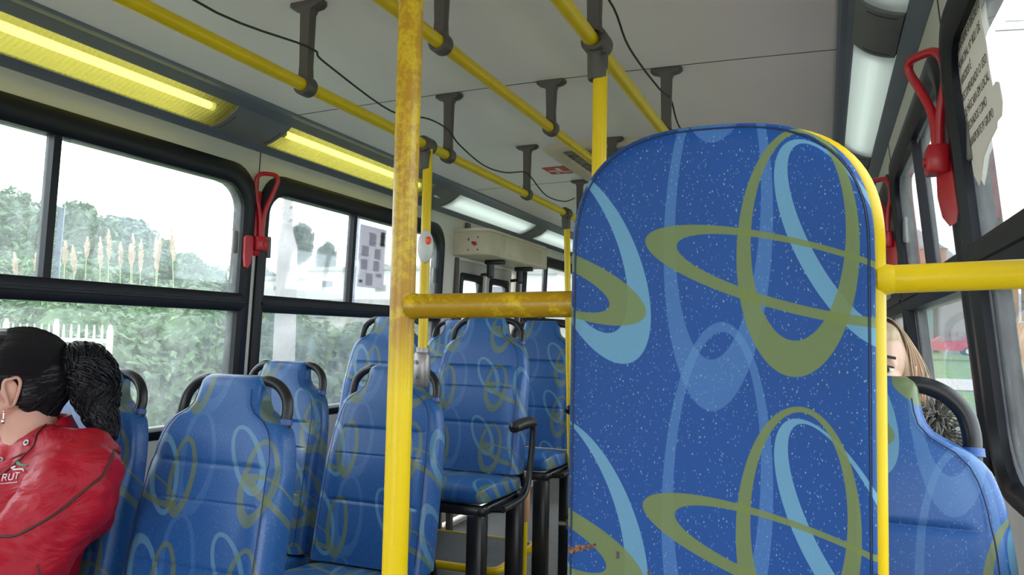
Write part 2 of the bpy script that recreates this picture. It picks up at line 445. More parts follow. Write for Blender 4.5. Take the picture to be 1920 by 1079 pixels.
def window(n, XF, side, y0, y1, z0, z1, mz0, mz1, fw_top, fw, rad, latch=True, seal=False, ym=None):
    """inner frame with rounded corners, transom bar, centre divider, two sliding panes above one fixed pane"""
    root = empty('window_%d' % n, (XF(z0), (y0 + y1) / 2, z0), kind='structure')
    P = lambda d, y, z: (XF(z) + side * d, y, z)
    inn = -.018   # towards the room
    outer = rrect(y0, y1, z0, z1, rad); inner = rrect(y0 + fw, y1 - fw, z0 + fw * .7, z1 - fw_top, max(rad - .03, .05))
    # same count: resample the inner by radial matching to outer index
    if len(inner) != len(outer):
        k = len(outer); cum = []
        inner2 = []
        cy, cz = (y0 + y1) / 2, (z0 + z1) / 2
        def hit(dy, dz):
            best = None
            for i in range(len(inner)):
                a = inner[i]; c = inner[(i + 1) % len(inner)]
                ex, ez = c[0] - a[0], c[1] - a[1]; det = dy * (-ez) + ex * dz
                if abs(det) < 1e-9: continue
                ax, az = a[0] - cy, a[1] - cz
                t_ = (ax * (-ez) + ex * az) / det; s_ = (dy * az - dz * ax) / det
                if t_ > 0 and -1e-6 <= s_ <= 1 + 1e-6: best = t_
            return best
        for (y, z) in outer:
            t_ = hit(y - cy, z - cz) or .9
            inner2.append((cy + (y - cy) * t_, cz + (z - cz) * t_))
        inner = inner2
    mid = [((a[0] * .25 + c[0] * .75), (a[1] * .25 + c[1] * .75)) for a, c in zip(outer, inner)]
    midb = [((a[0] * .75 + c[0] * .25), (a[1] * .75 + c[1] * .25)) for a, c in zip(outer, inner)]
    rings = [[P(.002, y, z) for y, z in outer], [P(inn * .6, y, z) for y, z in outer], [P(inn, y, z) for y, z in midb], [P(inn, y, z) for y, z in mid],
             [P(inn * .3, y, z) for y, z in inner], [P(.045, y, z) for y, z in inner], [P(.045, y, z) for y, z in outer]]
    b = MB(); b.loft(rings, cap=False); obj('window_frame', b, M['blackframe'], root)
    if seal:
        cy, cz = (y0 + y1) / 2, (z0 + z1) / 2
        s_in = [(c[0] - math.copysign(min(.022, abs(c[0] - cy)), c[0] - cy) if abs(abs(c[0] - cy) - (y1 - y0 - 2 * fw) / 2) < .12 else c[0],
                 c[1] - math.copysign(.014, c[1] - cz) if abs(abs(c[1] - cz) - (z1 - z0) / 2) < .14 else c[1]) for c in inner]
        b = MB(); b.loft([[P(.0085, y, z) for y, z in inner], [P(.0085, y, z) for y, z in s_in]], cap=False); obj('window_sealant', b, M['seal'], root)
    b = MB(); b.loft([[P(d, y, z) for d, z in ((inn * .7, mz0), (inn, mz0 + .012), (inn, mz1 - .012), (inn * .7, mz1), (.045, mz1), (.045, mz0))] for y in (y0 + fw * .6, y1 - fw * .6)])
    zc = (mz0 + mz1) / 2
    b.loft([[P(d, y, z) for d, z in ((inn * 1.35, zc - .004), (inn * 1.35, zc + .004), (inn * .8, zc + .006), (inn * .8, zc - .006))] for y in (y0 + fw * .6, y1 - fw * .6)])
    obj('window_transom', b, M['blackframe'], root)
    ym = ym or (y0 + y1) / 2
    b = MB(); b.loft([[P(d, y, z) for d, y in ((inn * .2, ym - .012), (inn * .2, ym + .012), (.03, ym + .012), (.03, ym - .012))] for z in (mz1 - .01, z1 - fw_top + .01)])
    obj('window_divider', b, M['blackframe'], root)
    g = M['glass'] if side < 0 else M['glassR']
    if side < 0:
        b = MB(); b.loft([[P(d, y, z) for d, y in ((.008, ym + .028), (.008, ym + .048), (.011, ym + .048), (.011, ym + .028))] for z in (mz1, z1 - fw_top)])
        obj('sealing_strip', b, M['seal'], root)
    for (a, c, zz0, zz1, d) in ((y0 + fw - .01, ym + .01, mz1 - .01, z1 - fw_top + .02, .017), (ym - .01, y1 - fw + .01, mz1 - .01, z1 - fw_top + .02, .010), (y0 + fw - .01, y1 - fw + .01, z0 + .02, mz0 + .01, .014)):
        b = MB(); b.loft([[P(d, a, z), P(d, c, z), P(d + .003, c, z), P(d + .003, a, z)] for z in (zz0, zz1)])
        obj('glass_pane', b, g, root, smooth=False)
    if latch:
        for ya in ((y1 - fw - .035), (y0 + fw + .012)):
            b = MB(); b.rbox(0, .014, ya, ya + .022, 0, .085, .004)
            zz = mz1 + .15
            b.v = [(XF(zz) + side * (.012 - p[0]) , p[1], p[2] + zz) for p in b.v]
            obj('window_latch', b, M['joint'], root)
    return root
k = 1
for (a, c), ymid in zip(LW, (-1.60, -.02, 1.535, 3.055, 5.74)):
    window(k, XL, -1, a, c, LZ[0], LZ[1], .068, .135, .075, .055, .13, ym=ymid); k += 1
for (a, c) in RW:
    window(k, XR, 1, a, c, RZ[0], RZ[1], .105, .178, .06, .05, .11, seal=True); k += 1

# pale sealing strip at the sliding pane of the left windows
# ------------------------------------------------------------------ coves and strip lights
def cove(name, pts, back, joints, jm):
    """pts: profile from wall lip to ceiling; diffuser fills the gap between part A and part B"""
    A, Bp = pts
    root = empty(name, (A[0][0], 2.5, A[0][1]), kind='structure')
    for prof, nm in ((A, 'lower_rail'), (Bp, 'upper_rail')):
        b = MB(); b.loft([[(x, y, z) for x, z in prof] for y in (YF, YB)]); obj(nm, b, M['cove'], root)
    b = MB(); b.loft([[(x, y, z) for x, z in back] for y in (YF, YB)], closed=False, cap=False); obj('reflector_trough', b, M['lamp_back'], root)
    return root

def arc_profile(p, q, bulge, n=10):
    out = []; dx, dz = q[0] - p[0], q[1] - p[1]; L = math.hypot(dx, dz); nx, nz = dz / L, -dx / L
    for i in range(n + 1):
        t = i / n; s_ = 4 * t * (1 - t) * bulge
        out.append((p[0] + dx * t + nx * s_, p[1] + dz * t + nz * s_))
    return out
# left
LA = [(-2.10, .685), (-2.035, .688), (-2.020, .690), (-2.004, .697), (-1.992, .704), (-1.996, .712), (-2.10, .715)]
LB = [(-1.872, .766), (-1.862, .764), (-1.815, .778), (-1.79, .768), (-1.765, .768), (-1.755, .785), (-1.76, .83), (-1.872, .83)]
lp, lq = (-1.995, .707), (-1.868, .771)
cl = cove('trim_1', (LA, LB), [(-1.999, .707), (-2.03, .75), (-2.01, .80), (-1.95, .83), (-1.868, .83), (-1.866, .768)], None, None)
RA_ = [(.30, .672), (.215, .676), (.196, .684), (.166, .724), (.170, .738), (.30, .742)]
RB_ = [(.070, .780), (.062, .778), (.050, .785), (.036, .782), (.028, .788), (.03, .82), (.070, .82)]
rp, rq = (.166, .729), (.066, .783)
cr = cove('trim_2', (RA_, RB_), [(.168, .729), (.195, .77), (.18, .81), (.14, .83), (.068, .82), (.066, .780)], None, None)

def joint(parent, p, q, bulge, y0, y1, flipx):
    prof = arc_profile(p, q, bulge)
    dx, dz = q[0] - p[0], q[1] - p[1]; L = math.hypot(dx, dz); nx, nz = dz / L, -dx / L
    if flipx: nx, nz = -nx, -nz; prof = [(x + (nx * 2 * bulge * 4 * i / 10 * (1 - i / 10)), z + (nz * 2 * bulge * 4 * i / 10 * (1 - i / 10))) for i, (x, z) in enumerate(prof)]
    top = [(x + nx * .006, z + nz * .006) for x, z in prof]; bot = [(x - nx * .004, z - nz * .004) for x, z in reversed(prof)]
    b = MB(); b.loft([[(x, y, z) for x, z in top + bot] for y in (y0, y1)])
    j = obj('joint_panel', b, M['joint'], parent)
    b = MB(); m1 = [(x + nx * .007, z + nz * .007) for x, z in prof]; m2 = [(x + nx * .003, z + nz * .003) for x, z in reversed(prof)]
    for ya in (y0 + .02, y1 - .024): b.loft([[(x, y, z) for x, z in m1[1:-3] + m2[3:-1]] for y in (ya, ya + .004)])
    obj('panel_groove', b, M['seam'], j)

LLIGHT = [(-.60, .60), (.87, 2.065), (2.345, 3.51), (3.80, 5.02), (5.24, 6.4)]
RLIGHT = [(-.6, .45), (.66, 1.87), (2.15, 3.33), (3.62, 4.8), (5.1, 6.3)]
llab = ['ribbed yellow strip light over the left front windows, ahead of the frame edge', 'lit ribbed yellow strip light with bright streak, top left corner', 'lit ribbed yellow strip light behind the worn yellow post', 'lit greenish white strip light above the door mechanism cover', 'short end of white strip light beyond the one over the door cover']
rlab = ['white strip light on right side, nearest the front', 'white strip light at the top right edge of the picture', 'white strip light above the red hammer on the right', 'white strip light just visible over the shoulder of the blue panel', 'white strip light far back on the right side']
def strip_light(p, q, bulge, flipx, y0, y1, dm, tm, lab, tubeoff, grp):
    root = empty('strip_light', ((p[0] + q[0]) / 2, (y0 + y1) / 2, (p[1] + q[1]) / 2), lab, 'light', grp)
    prof = arc_profile(p, q, bulge if not flipx else -bulge)
    dx, dz = q[0] - p[0], q[1] - p[1]; L = math.hypot(dx, dz); nx, nz = dz / L, -dx / L
    if flipx: nx, nz = -nx, -nz
    b = MB(); n = 24
    b.loft([[(x, y0 + (y1 - y0) * i / n, z) for x, z in prof] for i in range(n + 1)], closed=False, cap=False)
    obj('diffuser', b, dm, root)
    c = Vector(((p[0] + q[0]) / 2 - nx * tubeoff, 0, (p[1] + q[1]) / 2 - nz * tubeoff))
    b = MB(); b.tube([(c.x, y0 + .06, c.z), (c.x, y1 - .06, c.z)], .013, n=12); obj('lamp_tube', b, tm, root)
    for ya in (y0 + .03, y1 - .045):
        b = MB(); b.tube([(c.x, ya, c.z), (c.x, ya + .02, c.z)], .016, n=12); obj('lamp_holder', b, M['whiteplastic'], root)
for i, (a, c) in enumerate(LLIGHT):
    strip_light(lp, lq, .010, False, a, c, M['diff_yellow'] if i < 3 else M['diff_white'], M['tube_on'] if i < 3 else M['tube_white'], llab[i], .022, 'strip lights along the left side')
    e = LLIGHT[i + 1][0] if i < 4 else 6.7
    joint(cl, lp, lq, .010, c, e, False)
for i, (a, c) in enumerate(RLIGHT):
    strip_light(rp, rq, .010, True, a, c, M['diff_white'], M['tube_dim'], rlab[i], .022, 'strip lights along the right side')
    e = RLIGHT[i + 1][0] if i < 4 else 6.6
    joint(cr, rp, rq, .012, c, e, True)
# small chrome screw / switch on the joint panel between yellow and white lights
b = MB(); b.rbox(-1.945, -1.915, 3.60, 3.66, .722, .732, .003)
tag(obj('reading_switch', b, M['steel'], loc=(-1.93, 3.63, .725)), 'small chrome switch on grey joint between the yellow and white strip lights', 'switch')

# ------------------------------------------------------------------ overhead rails
def rail(x, z, ys, y0, y1, lab, closeend=True):
    root = empty('overhead_handrail', (x, (y0 + y1) / 2, z), lab, 'handrail', 'yellow overhead handrails')
    b = MB(); b.tube([(x, y0, z), (x, y1, z)], .0155, n=24); obj('rail_tube', b, M['yellow'], root)
    for y in ys:
        zc = ceil_z(x); b = MB()
        prof = [(.016, zc - .001), (.016, zc - .010), (.012, zc - .014)]
        # flange across the bus, tapering into the stem
        def sec(zz, hw, hy): return [(x + hw * cx, y + hy * cy, zz) for cx, cy in ((-1, -.6), (-.85, -1), (.85, -1), (1, -.6), (1, .6), (.85, 1), (-.85, 1), (-1, .6))]
        b.loft([sec(zc + .001, .046, .018), sec(zc - .008, .047, .018), sec(zc - .014, .040, .017), sec(zc - .018, .022, .015), sec(zc - .03, .0165, .013), sec(z + .05, .014, .012), sec(z + .012, .016, .013)])
        ring = []
        for i in range(25):
            a = 2 * PI * i / 24; ring.append(a)
        b.loft([[(x + r * math.cos(a), yy, z + r * math.sin(a)) for a in ring[:-1]] for r, yy in ((.0162, y - .017), (.0235, y - .017), (.025, y - .013), (.025, y + .013), (.0235, y + .017), (.0162, y + .017))], cap=False)
        obj('ceiling_bracket', b, M['bracket'], root)
    return root
rl = rail(-1.165, .590, (0.0, .75, 1.51, 2.27, 3.0, 3.75), -1.2, 3.80, 'left yellow overhead handrail running back over the seat rows')
rm = rail(-.800, .650, (0.0, .75, 1.51, 2.26, 3.0), -1.2, 3.62, 'middle yellow overhead handrail, passing behind the worn post')
rr = rail(-.440, .602, (0.0, .75, 1.50, 2.27, 3.0), -1.2, 3.62, 'right yellow overhead handrail leading down behind the blue panel')

def tee(x, y, z, root, low=.075):
    b = MB(); b.loft([[(x + r * math.cos(2 * PI * i / 24), yy, z + r * math.sin(2 * PI * i / 24)) for i in range(24)] for r, yy in ((.0162, y - .03), (.024, y - .03), (.0255, y - .025), (.0255, y + .025), (.024, y + .03), (.0162, y + .03))], cap=False)
    b.tube([(x, y, z - .012), (x, y, z - .03), (x, y, z - low), (x, y, z - low - .004)], [.021, .0215, .0205, .018], n=20)
    b.tube([(x + .018, y - .018, z - .028), (x + .026, y - .026, z - .028)], .005, n=10)
    obj('tee_clamp', b, M['bracket'], root)

def pole(x, y, z0, z1, r, lab, tz=None, m='yellow', lean=0, cat='pole'):
    root = empty('grab_pole', (x, y, z0), lab, cat, 'yellow vertical grab poles')
    b = MB(); b.tube([(x, y, z0), (x + lean, y, z1)], r, n=24); obj('pole_tube', b, M[m], root)
    return root
p3 = pole(-.426, 1.5, FLOOR, .60, .0148, 'yellow grab pole hanging from the right handrail, above the blue panel'); tee(-.440 + .008, 1.5, .602, p3)
p2 = pole(-1.158, 2.12, -.065, .59, .0150, 'thin yellow grab pole directly behind the thick worn post, with a stop button'); tee(-1.165, 2.12, .590, p2)
# stop button on pole 2
b = MB(); b.ellip((-1.146, 2.098, .266), (.026, .020, .052)); sb = obj('stop_button_housing', b, M['whiteplastic'], p2)
b = MB(); b.ellip((-1.129, 2.083, .283), (.010, .006, .013)); obj('stop_button', b, mat('orange_button', (.85, .09, .02), .4), sb)
b = MB(); b.rbox(-1.182, -1.134, 2.10, 2.135, -.165, -.06, .008); b.tube([(-1.158, 2.12, -.06), (-1.158, 2.12, -.045)], .021)
b.tube([(-1.17, 2.095, -.09), (-1.17, 2.103, -.09)], .006); b.tube([(-1.17, 2.095, -.135), (-1.17, 2.103, -.135)], .006)
obj('base_bracket', b, M['metal'], p2)
p4 = pole(-1.100, 3.52, FLOOR, .59, .0148, 'farther yellow grab pole along the left edge of the blue panel', lean=-.058); tee(-1.160, 3.52, .590, p4)
b = MB(); b.tube([(-1.115, 3.52, -.86), (-1.113, 3.52, -.90)], .022); b.tube([(-1.115, 3.52, -.88), (-1.17, 3.51, -.88)], .010); obj('rail_clamp', b, M['metal'], p4)

# hanging bell cords
def cord(pts, lab):
    b = MB(); b.tube(smooth_path(pts, 6), .0027, n=8)
    tag(obj('bell_cord', b, M['cable'], loc=pts[0]), lab, 'cord', 'thin black bell cords tied to the rail brackets')
cord([(-1.165, -.2, .745), (-1.165, .4, .69), (-1.16, .75, .745), (-1.15, 1.13, .645), (-1.145, 1.49, .677), (-1.15, 1.56, .665), (-1.152, 1.88, .632), (-1.15, 2.10, .668), (-1.15, 2.24, .668), (-1.15, 2.32, .640), (-1.15, 2.52, .612), (-1.15, 2.72, .625), (-1.15, 2.92, .668), (-1.15, 3.0, .666), (-1.15, 3.2, .62), (-1.15, 3.45, .635), (-1.15, 3.62, .68)], 'thin black cord drooping between the brackets of the left handrail')
cord([(-.43, .2, .745), (-.43, .75, .74), (-.43, 1.15, .66), (-.43, 1.57, .722), (-.43, 1.76, .684), (-.43, 2.11, .694), (-.428, 2.27, .712), (-.43, 2.46, .668), (-.43, 3.0, .71)], 'thin black cord drooping beside the right handrail')

# roof hatch and red sticker
hz = ceil_z(-.8)
root = empty('roof_hatch', (-.82, 3.38, hz), 'beige roof hatch with raised rim and mottled liner in the ceiling', 'hatch')
def hat(y0, y1, x0, x1, r): return [(x, y) for (y, x) in rrect(y0, y1, x0, x1, r)]
o1 = hat(3.02, 3.78, -1.12, -.50, .08)
def shr(l, d, z):
    cx = sum(p[0] for p in l) / len(l); cy = sum(p[1] for p in l) / len(l)
    return [(p[0] - math.copysign(min(d, abs(p[0] - cx)), p[0] - cx), p[1] - math.copysign(min(d, abs(p[1] - cy)), p[1] - cy), z) for p in l]
b = MB(); b.loft([shr(o1, 0, hz + .004), shr(o1, 0, hz - .016), shr(o1, .010, hz - .026), shr(o1, .050, hz - .022), shr(o1, .062, hz - .010), shr(o1, .07, hz + .05)], cap=False)
obj('hatch_rim', b, M['beige'], root)
hm = bpy.data.materials.new('mottled_liner'); t = NT(hm)
t.link(t.mix(t.ramp(t.noise(30, 5, .7), .45, .62), rgb((.30, .24, .19)), rgb((.10, .06, .045))), t.b.inputs['Base Color']); t.b.inputs['Roughness'].default_value = .7
b = MB(); l = shr(o1, .05, hz - .008); l2 = shr(o1, .05, hz - .002); b.loft([l, l2]); obj('hatch_liner', b, hm, root)
b = MB(); rd = bpy.data.materials.new('red_sticker'); t = NT(rd)
sep = t.node('ShaderNodeSeparateXYZ'); t.link(t.obj(), sep.inputs[0])
bx = lambda cx, cy, hx, hy: t.math('MULTIPLY', t.math('LESS_THAN', t.math('ABSOLUTE', t.math('SUBTRACT', sep.outputs[0], cx)), hx), t.math('LESS_THAN', t.math('ABSOLUTE', t.math('SUBTRACT', sep.outputs[1], cy)), hy))
mk = t.math('MAXIMUM', t.math('MAXIMUM', bx(-.025, .0, .022, .012), bx(.012, -.018, .010, .040)), t.math('MAXIMUM', bx(.034, .03, .02, .010), bx(-.012, .045, .006, .02)))
t.link(t.mix(mk, rgb((.50, .02, .03)), rgb((.7, .66, .62))), t.b.inputs['Base Color']); t.b.inputs['Roughness'].default_value = .5
zc = ceil_z(-1.19)
b.box(-1.25, -1.14, 3.41, 3.56, zc - .0035, zc - .001)
tag(obj('ceiling_sticker', b, rd, loc=(-1.195, 3.485, zc), smooth=False), 'red rectangular sticker with white marks on the ceiling beside the hatch', 'sticker')

# ------------------------------------------------------------------ partition: thick worn post, crossbars, padded blue panel
root = empty('partition', (-.524, .90, FLOOR), 'padded blue swirl-patterned panel in a thick yellow tube frame with a worn post, right in front', 'partition')
b = MB(); b.tube([(-.524, .90, FLOOR), (-.524, .90, .80)], .0168, n=32); obj('post', b, M['wornyellow'], root)
b = MB(); b.tube([(-.514, .90, .0347), (-.26, .905, .0395)], .0162, n=32)
b.tube([(-.513, .90, .0347), (-.5085, .9, .0348), (-.504, .9, .035), (-.499, .9, .035)], [.0166, .0174, .0172, .0162], n=32)
obj('crossbar', b, M['baryellow'], root)
PX, PW = -.1185, .1655
def outline(ex, top, n=2.7, w=PW, zb=-.95, z0=.088, k=40):
    pts = []
    for i in range(k + 1):
        a = PI * i / k; c_, s_ = math.cos(a), math.sin(a)
        pts.append((PX + (w + ex) * math.copysign(abs(c_) ** (2 / n), c_), z0 + (top + ex) * abs(s_) ** (2 / n)))
    # right side down to the bottom, rounded lower corners, left side up
    right = [(PX + w + ex, z0 - .05 * j) for j in range(20, 0, -1)]
    left = [(PX - w - ex, z0 - .05 * j) for j in range(1, 21)]
    return right + pts + left
fo = outline(0, .155)
b = MB()
def sh(d, y): return [(PX + (x - PX) * (1 - d / PW), y, z + (-d if z > .1 else 0) * ((z - .088) / .155 if z > .088 else 0)) for x, z in fo]
b.loft([sh(0, .896), sh(-.0005, .889), sh(.0015, .884), sh(.0042, .8815), sh(.0058, .8825), sh(.008, .8806), sh(.02, .8800)], cap=False)
b.loft([sh(0, .896), sh(0, .900), sh(.01, .901)], cap=True)
# front face
n0 = len(b.v); fr = sh(.02, .8800); b.v += fr; b.f.append(tuple(range(n0, n0 + len(fr))))
panel = obj('padded_panel', b, M['panelvinyl'], root, flat_angle=60)
b = MB(); e = [(x, y, z) for x, y, z in sh(.0060, .8815)]; b.tube(e, .0011, n=6); obj('edge_stitching', b, M['stitch'], panel)
# torn corner at lower left and frayed right seam
tm = bpy.data.materials.new('torn_foam'); t = NT(tm)
t.link(t.mix(t.ramp(t.noise(220, 4, .8), .4, .6), rgb((.30, .13, .06)), rgb((.03, .02, .02))), t.b.inputs['Base Color']); t.b.inputs['Roughness'].default_value = .9
b = MB(); rnd = random.Random(3)
up, lo = [], []
for i in range(15):
    x = -.281 + i * .0024; up.append((x, .8795, -.2465 + .0005 * i + rnd.uniform(-.0015, .0015))); lo.append((x, .8795, -.2545 + .0009 * i + rnd.uniform(-.0022, .0022)))
ring = up + lo[::-1]; b.loft([ring, [(x, y + .003, z) for x, y, z in ring]]); obj('torn_patch', b, tm, panel, smooth=False)
b = MB()
for (x, z, w_, h_) in ((.0455, -.245, .002, .022), (.0435, -.262, .0015, .012), (-.222, -.2485, .0016, .008), (-.186, -.262, .0014, .007)):
    pts = [(x + rnd.uniform(-w_, w_) * .5 + (w_ if j < 5 else -w_), .8797, z + h_ * ((j if j < 5 else 9 - j) / 4 - .5)) for j in range(10)]
    b.loft([pts, [(p[0], .881, p[2]) for p in pts]])
obj('torn_slit', b, M['seam'], panel, smooth=False)
# frame tube behind the panel
b = MB(); ft = outline(-.004, .147, n=2.9, w=.1585); b.tube([(x + .0085, .917, z) for x, z in [(ft[0][0], FLOOR)] + ft + [(ft[-1][0], FLOOR)]], .0150, n=20); obj('frame_tube', b, M['yellow'], root)
b = MB(); b.tube([(.046, .917, .0668), (.20, .918, .0725), (.258, .919, .0745)], .0152, n=32)
b.tube([(.050, .917, .067), (.0575, .917, .0672), (.062, .917, .0674), (.067, .917, .0676)], [.0178, .0172, .0163, .0152], n=32)
obj('crossbar', b, M['yellow'], root)
b = MB(); b.tube([(.252, .921, .0743), (.262, .921, .0745)], .030, n=24); obj('wall_flange', b, M['yellow'], root)

# ------------------------------------------------------------------ seats
def lerp(a, b_, t): return a + (b_ - a) * t
WPROF = [(0, .087), (.02, .090), (.05, .094), (.068, .100), (.081, .111), (.090, .128), (.099, .147), (.110, .164), (.130, .179), (.165, .191), (.22, .200), (.30, .206), (.50, .211), (.64, .212)]
def prof(t):
    for (a, x), (c, y) in zip(WPROF, WPROF[1:]):
        if t <= c: s_ = (t - a) / (c - a); return lerp(x, y, s_)
    return WPROF[-1][1]
HT = 1.06
def seat_back():
    rows = [0.001, .003, .008, .016] + [.016 + .0125 * i for i in range(1, 50)]
    for s_ in (.205, .285, .43): rows += [s_ - .004, s_ - .0015, s_, s_ + .0015, s_ + .004]
    rows = sorted(set([round(r, 4) for r in rows if r <= .62]))
    rings = []; n = 56; b = MB()
    for t in rows:
        w = prof(t); d = .030 + .012 * min(1, t / .3); yc = -.20 * t + .035
        cap_ = 1.0
        if t < .016: cap_ = (.45, .62, .86, 1)[min(3, [0.001, .003, .008, .016].index(t))] if t in (.001, .003, .008) else 1
        ring = []
        for k in range(n):
            a = 2 * PI * k / n; ca, sa = math.cos(a), math.sin(a); e = .42
            x = w * (1 - (1 - cap_) * .25) * math.copysign(abs(ca) ** e, ca); y = d * cap_ * math.copysign(abs(sa) ** e, sa)
            if sa < 0:   # front surface: lumbar curve, bolsters, stitched grooves
                u = abs(x) / w
                bol = .012 * max(0, min(1, (u - .62) / .2)) * max(0, min(1, (t - .2) / .1)) * (1 - max(0, (u - .93) / .07))
                pad = .006 * math.sin(PI * min(1, max(0, (t - .205) / .225))) * (1 - u * u)
                y -= bol + pad - .006 * math.sin(min(1, t / .2) * PI) * (-1)
                for s_ in (.205, .285, .43):
                    if abs(t - s_) < .003 and u < .72: y += .0035
            ring.append((x, yc + y, HT - t))
        rings.append(ring)
    b.loft(rings); return b
def build_seat(vin):
    root = empty('bus_seat', (0, 0, 0))
    sb_ = obj('backrest', seat_back(), vin, root, flat_angle=70)
    b = MB()
    for sx in (-1, 1):
        b.tube([(sx * prof(t) * .86, -.20 * t + .035 - (.030 + .012 * min(1, t / .3)) - .0085 + (.003 if t < .2 else -.003), HT - t) for t in [.03 + .018 * i for i in range(32)]], .0011, n=6)
    obj('backrest_seam', b, M['stitch'], sb_)
    # cushion
    b = MB(); rings = []; n = 48
    for (y, z0_, z1_, w) in ((-.435, .465, .485, .17), (-.430, .452, .502, .186), (-.415, .444, .512, .197), (-.38, .440, .519, .203), (-.30, .438, .520, .205), (-.2, .436, .508, .205), (-.10, .436, .50, .203), (-.075, .436, .498, .20)):
        ring = []
        for k in range(n):
            a = 2 * PI * k / n; ca, sa = math.cos(a), math.sin(a); e = .32
            ring.append((w * math.copysign(abs(ca) ** e, ca), y, (z0_ + z1_) / 2 - .065 + (z1_ - z0_) / 2 * math.copysign(abs(sa) ** e, sa)))
        rings.append(ring)
    b.loft(rings); obj('seat_cushion', b, vin, root, flat_angle=70)
    for sx in (-1, 1):
        b = MB(); p = smooth_path([(sx * .070, .034, HT - .014), (sx * .098, .034, HT - .013), (sx * .128, .034, HT - .026), (sx * .150, .030, HT - .050), (sx * .158, .025, HT - .080), (sx * .158, .018, HT - .11), (sx * .156, .008, HT - .17)], 5)
        b.tube(p, .0130, n=14); obj('grab_handle', b, M['black'], root)
        b = MB(); b.tube([(sx * .158, .020, HT - .099), (sx * .158, .018, HT - .111)], [.0155, .0165], n=14); obj('handle_collar', b, M['piping'], root)
    b = MB()
    b.rbox(-.20, .20, -.42, -.385, .340, .373, .004); b.rbox(-.20, .20, -.10, -.06, .340, .373, .004)
    for sx in (-1, 1): b.rbox(sx * .185 - .016, sx * .185 + .016, -.42, .02, .343, .371, .004)
    for sx in (-1, 1): b.tube(smooth_path([(sx * .185, -.05, .355), (sx * .185, .0, .375), (sx * .185, -.03, .46), (sx * .17, -.02, .58)], 4), .011, n=10)
    obj('seat_frame', b, M['blackmetal'], root)
    return root
def add_leg(root, x, ytop, zfoot):
    b = MB(); b.rbox(x - .033, x + .033, -.425, -.375, zfoot, .343, .006); o = MB()
    obj('seat_leg', b, M['blackmetal'], root, local=True)
    b = MB(); b.rbox(x - .033, x + .033, -.06, -.015, zfoot, .343, .006)
    obj('seat_leg', b, M['blackmetal'], root, local=True)
def add_armrest(root):
    b = MB(); b.tube(smooth_path([(.245, -.36, .360), (.245, -.18, .365), (.245, -.115, .40), (.245, -.085, .48), (.25, -.075, .60), (.25, -.085, .635), (.25, -.12, .645)], 6), .0125, n=14)
    b.tube([(.185, -.36, .355), (.245, -.36, .360)], .011, n=10); b.tube([(.185, -.10, .355), (.245, -.16, .368)], .011, n=10)
    a = obj('armrest', b, M['blackmetal'], root, local=True)
    b = MB(); b.tube([(.25, -.285, .642), (.25, -.28, .645), (.25, -.20, .650), (.25, -.12, .650), (.25, -.075, .642), (.25, -.07, .638)], [.008, .020, .023, .023, .019, .008], n=16)
    obj('armrest_pad', b, M['black'], a, local=True)
base = build_seat(M['seatvinyl'])
SEATS = [  # x, y, z, label, aisle side?, right-hand material
    (-1.785, 1.47, -1.17, 'blue patterned window seat behind the person in the red jacket', 0, 0, 0),
    (-1.328, 1.47, -1.17, 'blue patterned aisle seat nearest on the left, right of the red jacket', 1, 0, 0),
    (-1.785, 2.24, -1.17, 'blue patterned window seat in the second row, standing before the second big window', 0, 0, 0),
    (-1.328, 2.22, -1.17, 'blue patterned aisle seat in the second row, cut by the thick worn post', 1, 0, 0),
    (-1.785, 2.97, -.99, 'raised blue window seat in the third row, mostly behind the thick worn post', 0, .18, 0),
    (-1.328, 2.97, -.99, 'raised blue aisle seat with black armrest, seen whole under the crossbar', 1, .18, 1),
    (-1.80, 3.69, -.985, 'raised blue window seat in the fourth row, a sliver beside the whole seat', 0, .185, 0),
    (-1.345, 3.69, -.985, 'raised blue aisle seat in the fourth row, beside the edge of the blue panel', 1, .185, 1)]
first = True
for (x, y, z, lab, aisle, dz, arm) in SEATS:
    r_ = copy_tree(base); r_.location = (x, y, z)
    tag(r_, lab, 'seat', 'blue patterned bus seats on the left')
    add_leg(r_, .165 if aisle else -.10, y, -dz)
    if arm: add_armrest(r_)
rb_ = build_seat(M['rightvinyl'])
for i, (x, y, z, lab) in enumerate(((.035, 1.27, -1.11, 'nearest blue patterned seat on the right, between the yellow frame and the window'),
                                    (.035, 2.16, -1.11, 'blue seat the long-haired passenger sits on, hidden by the seat before it'),
                                    (.025, 2.98, -.98, 'rearmost right seat, only its black grab handle showing above the hair'))):
    r_ = rb_ if i == 0 else copy_tree(rb_)
    r_.location = (x, y, z); tag(r_, lab, 'seat', 'blue patterned bus seats on the right')
for i, (zf, r_) in enumerate(zip((0, 0, -.13), [o for o in C.objects if o.get('group') == 'blue patterned bus seats on the right'])):
    add_leg(r_, -.12, 0, zf)
for o in list(base.children_recursive) + [base]: bpy.data.objects.remove(o)
b = MB(); b.box(-.20, .395, .55, 2.35, FLOOR, -1.11)
tag(obj('floor_platform', b, M['tread']), kind='structure')

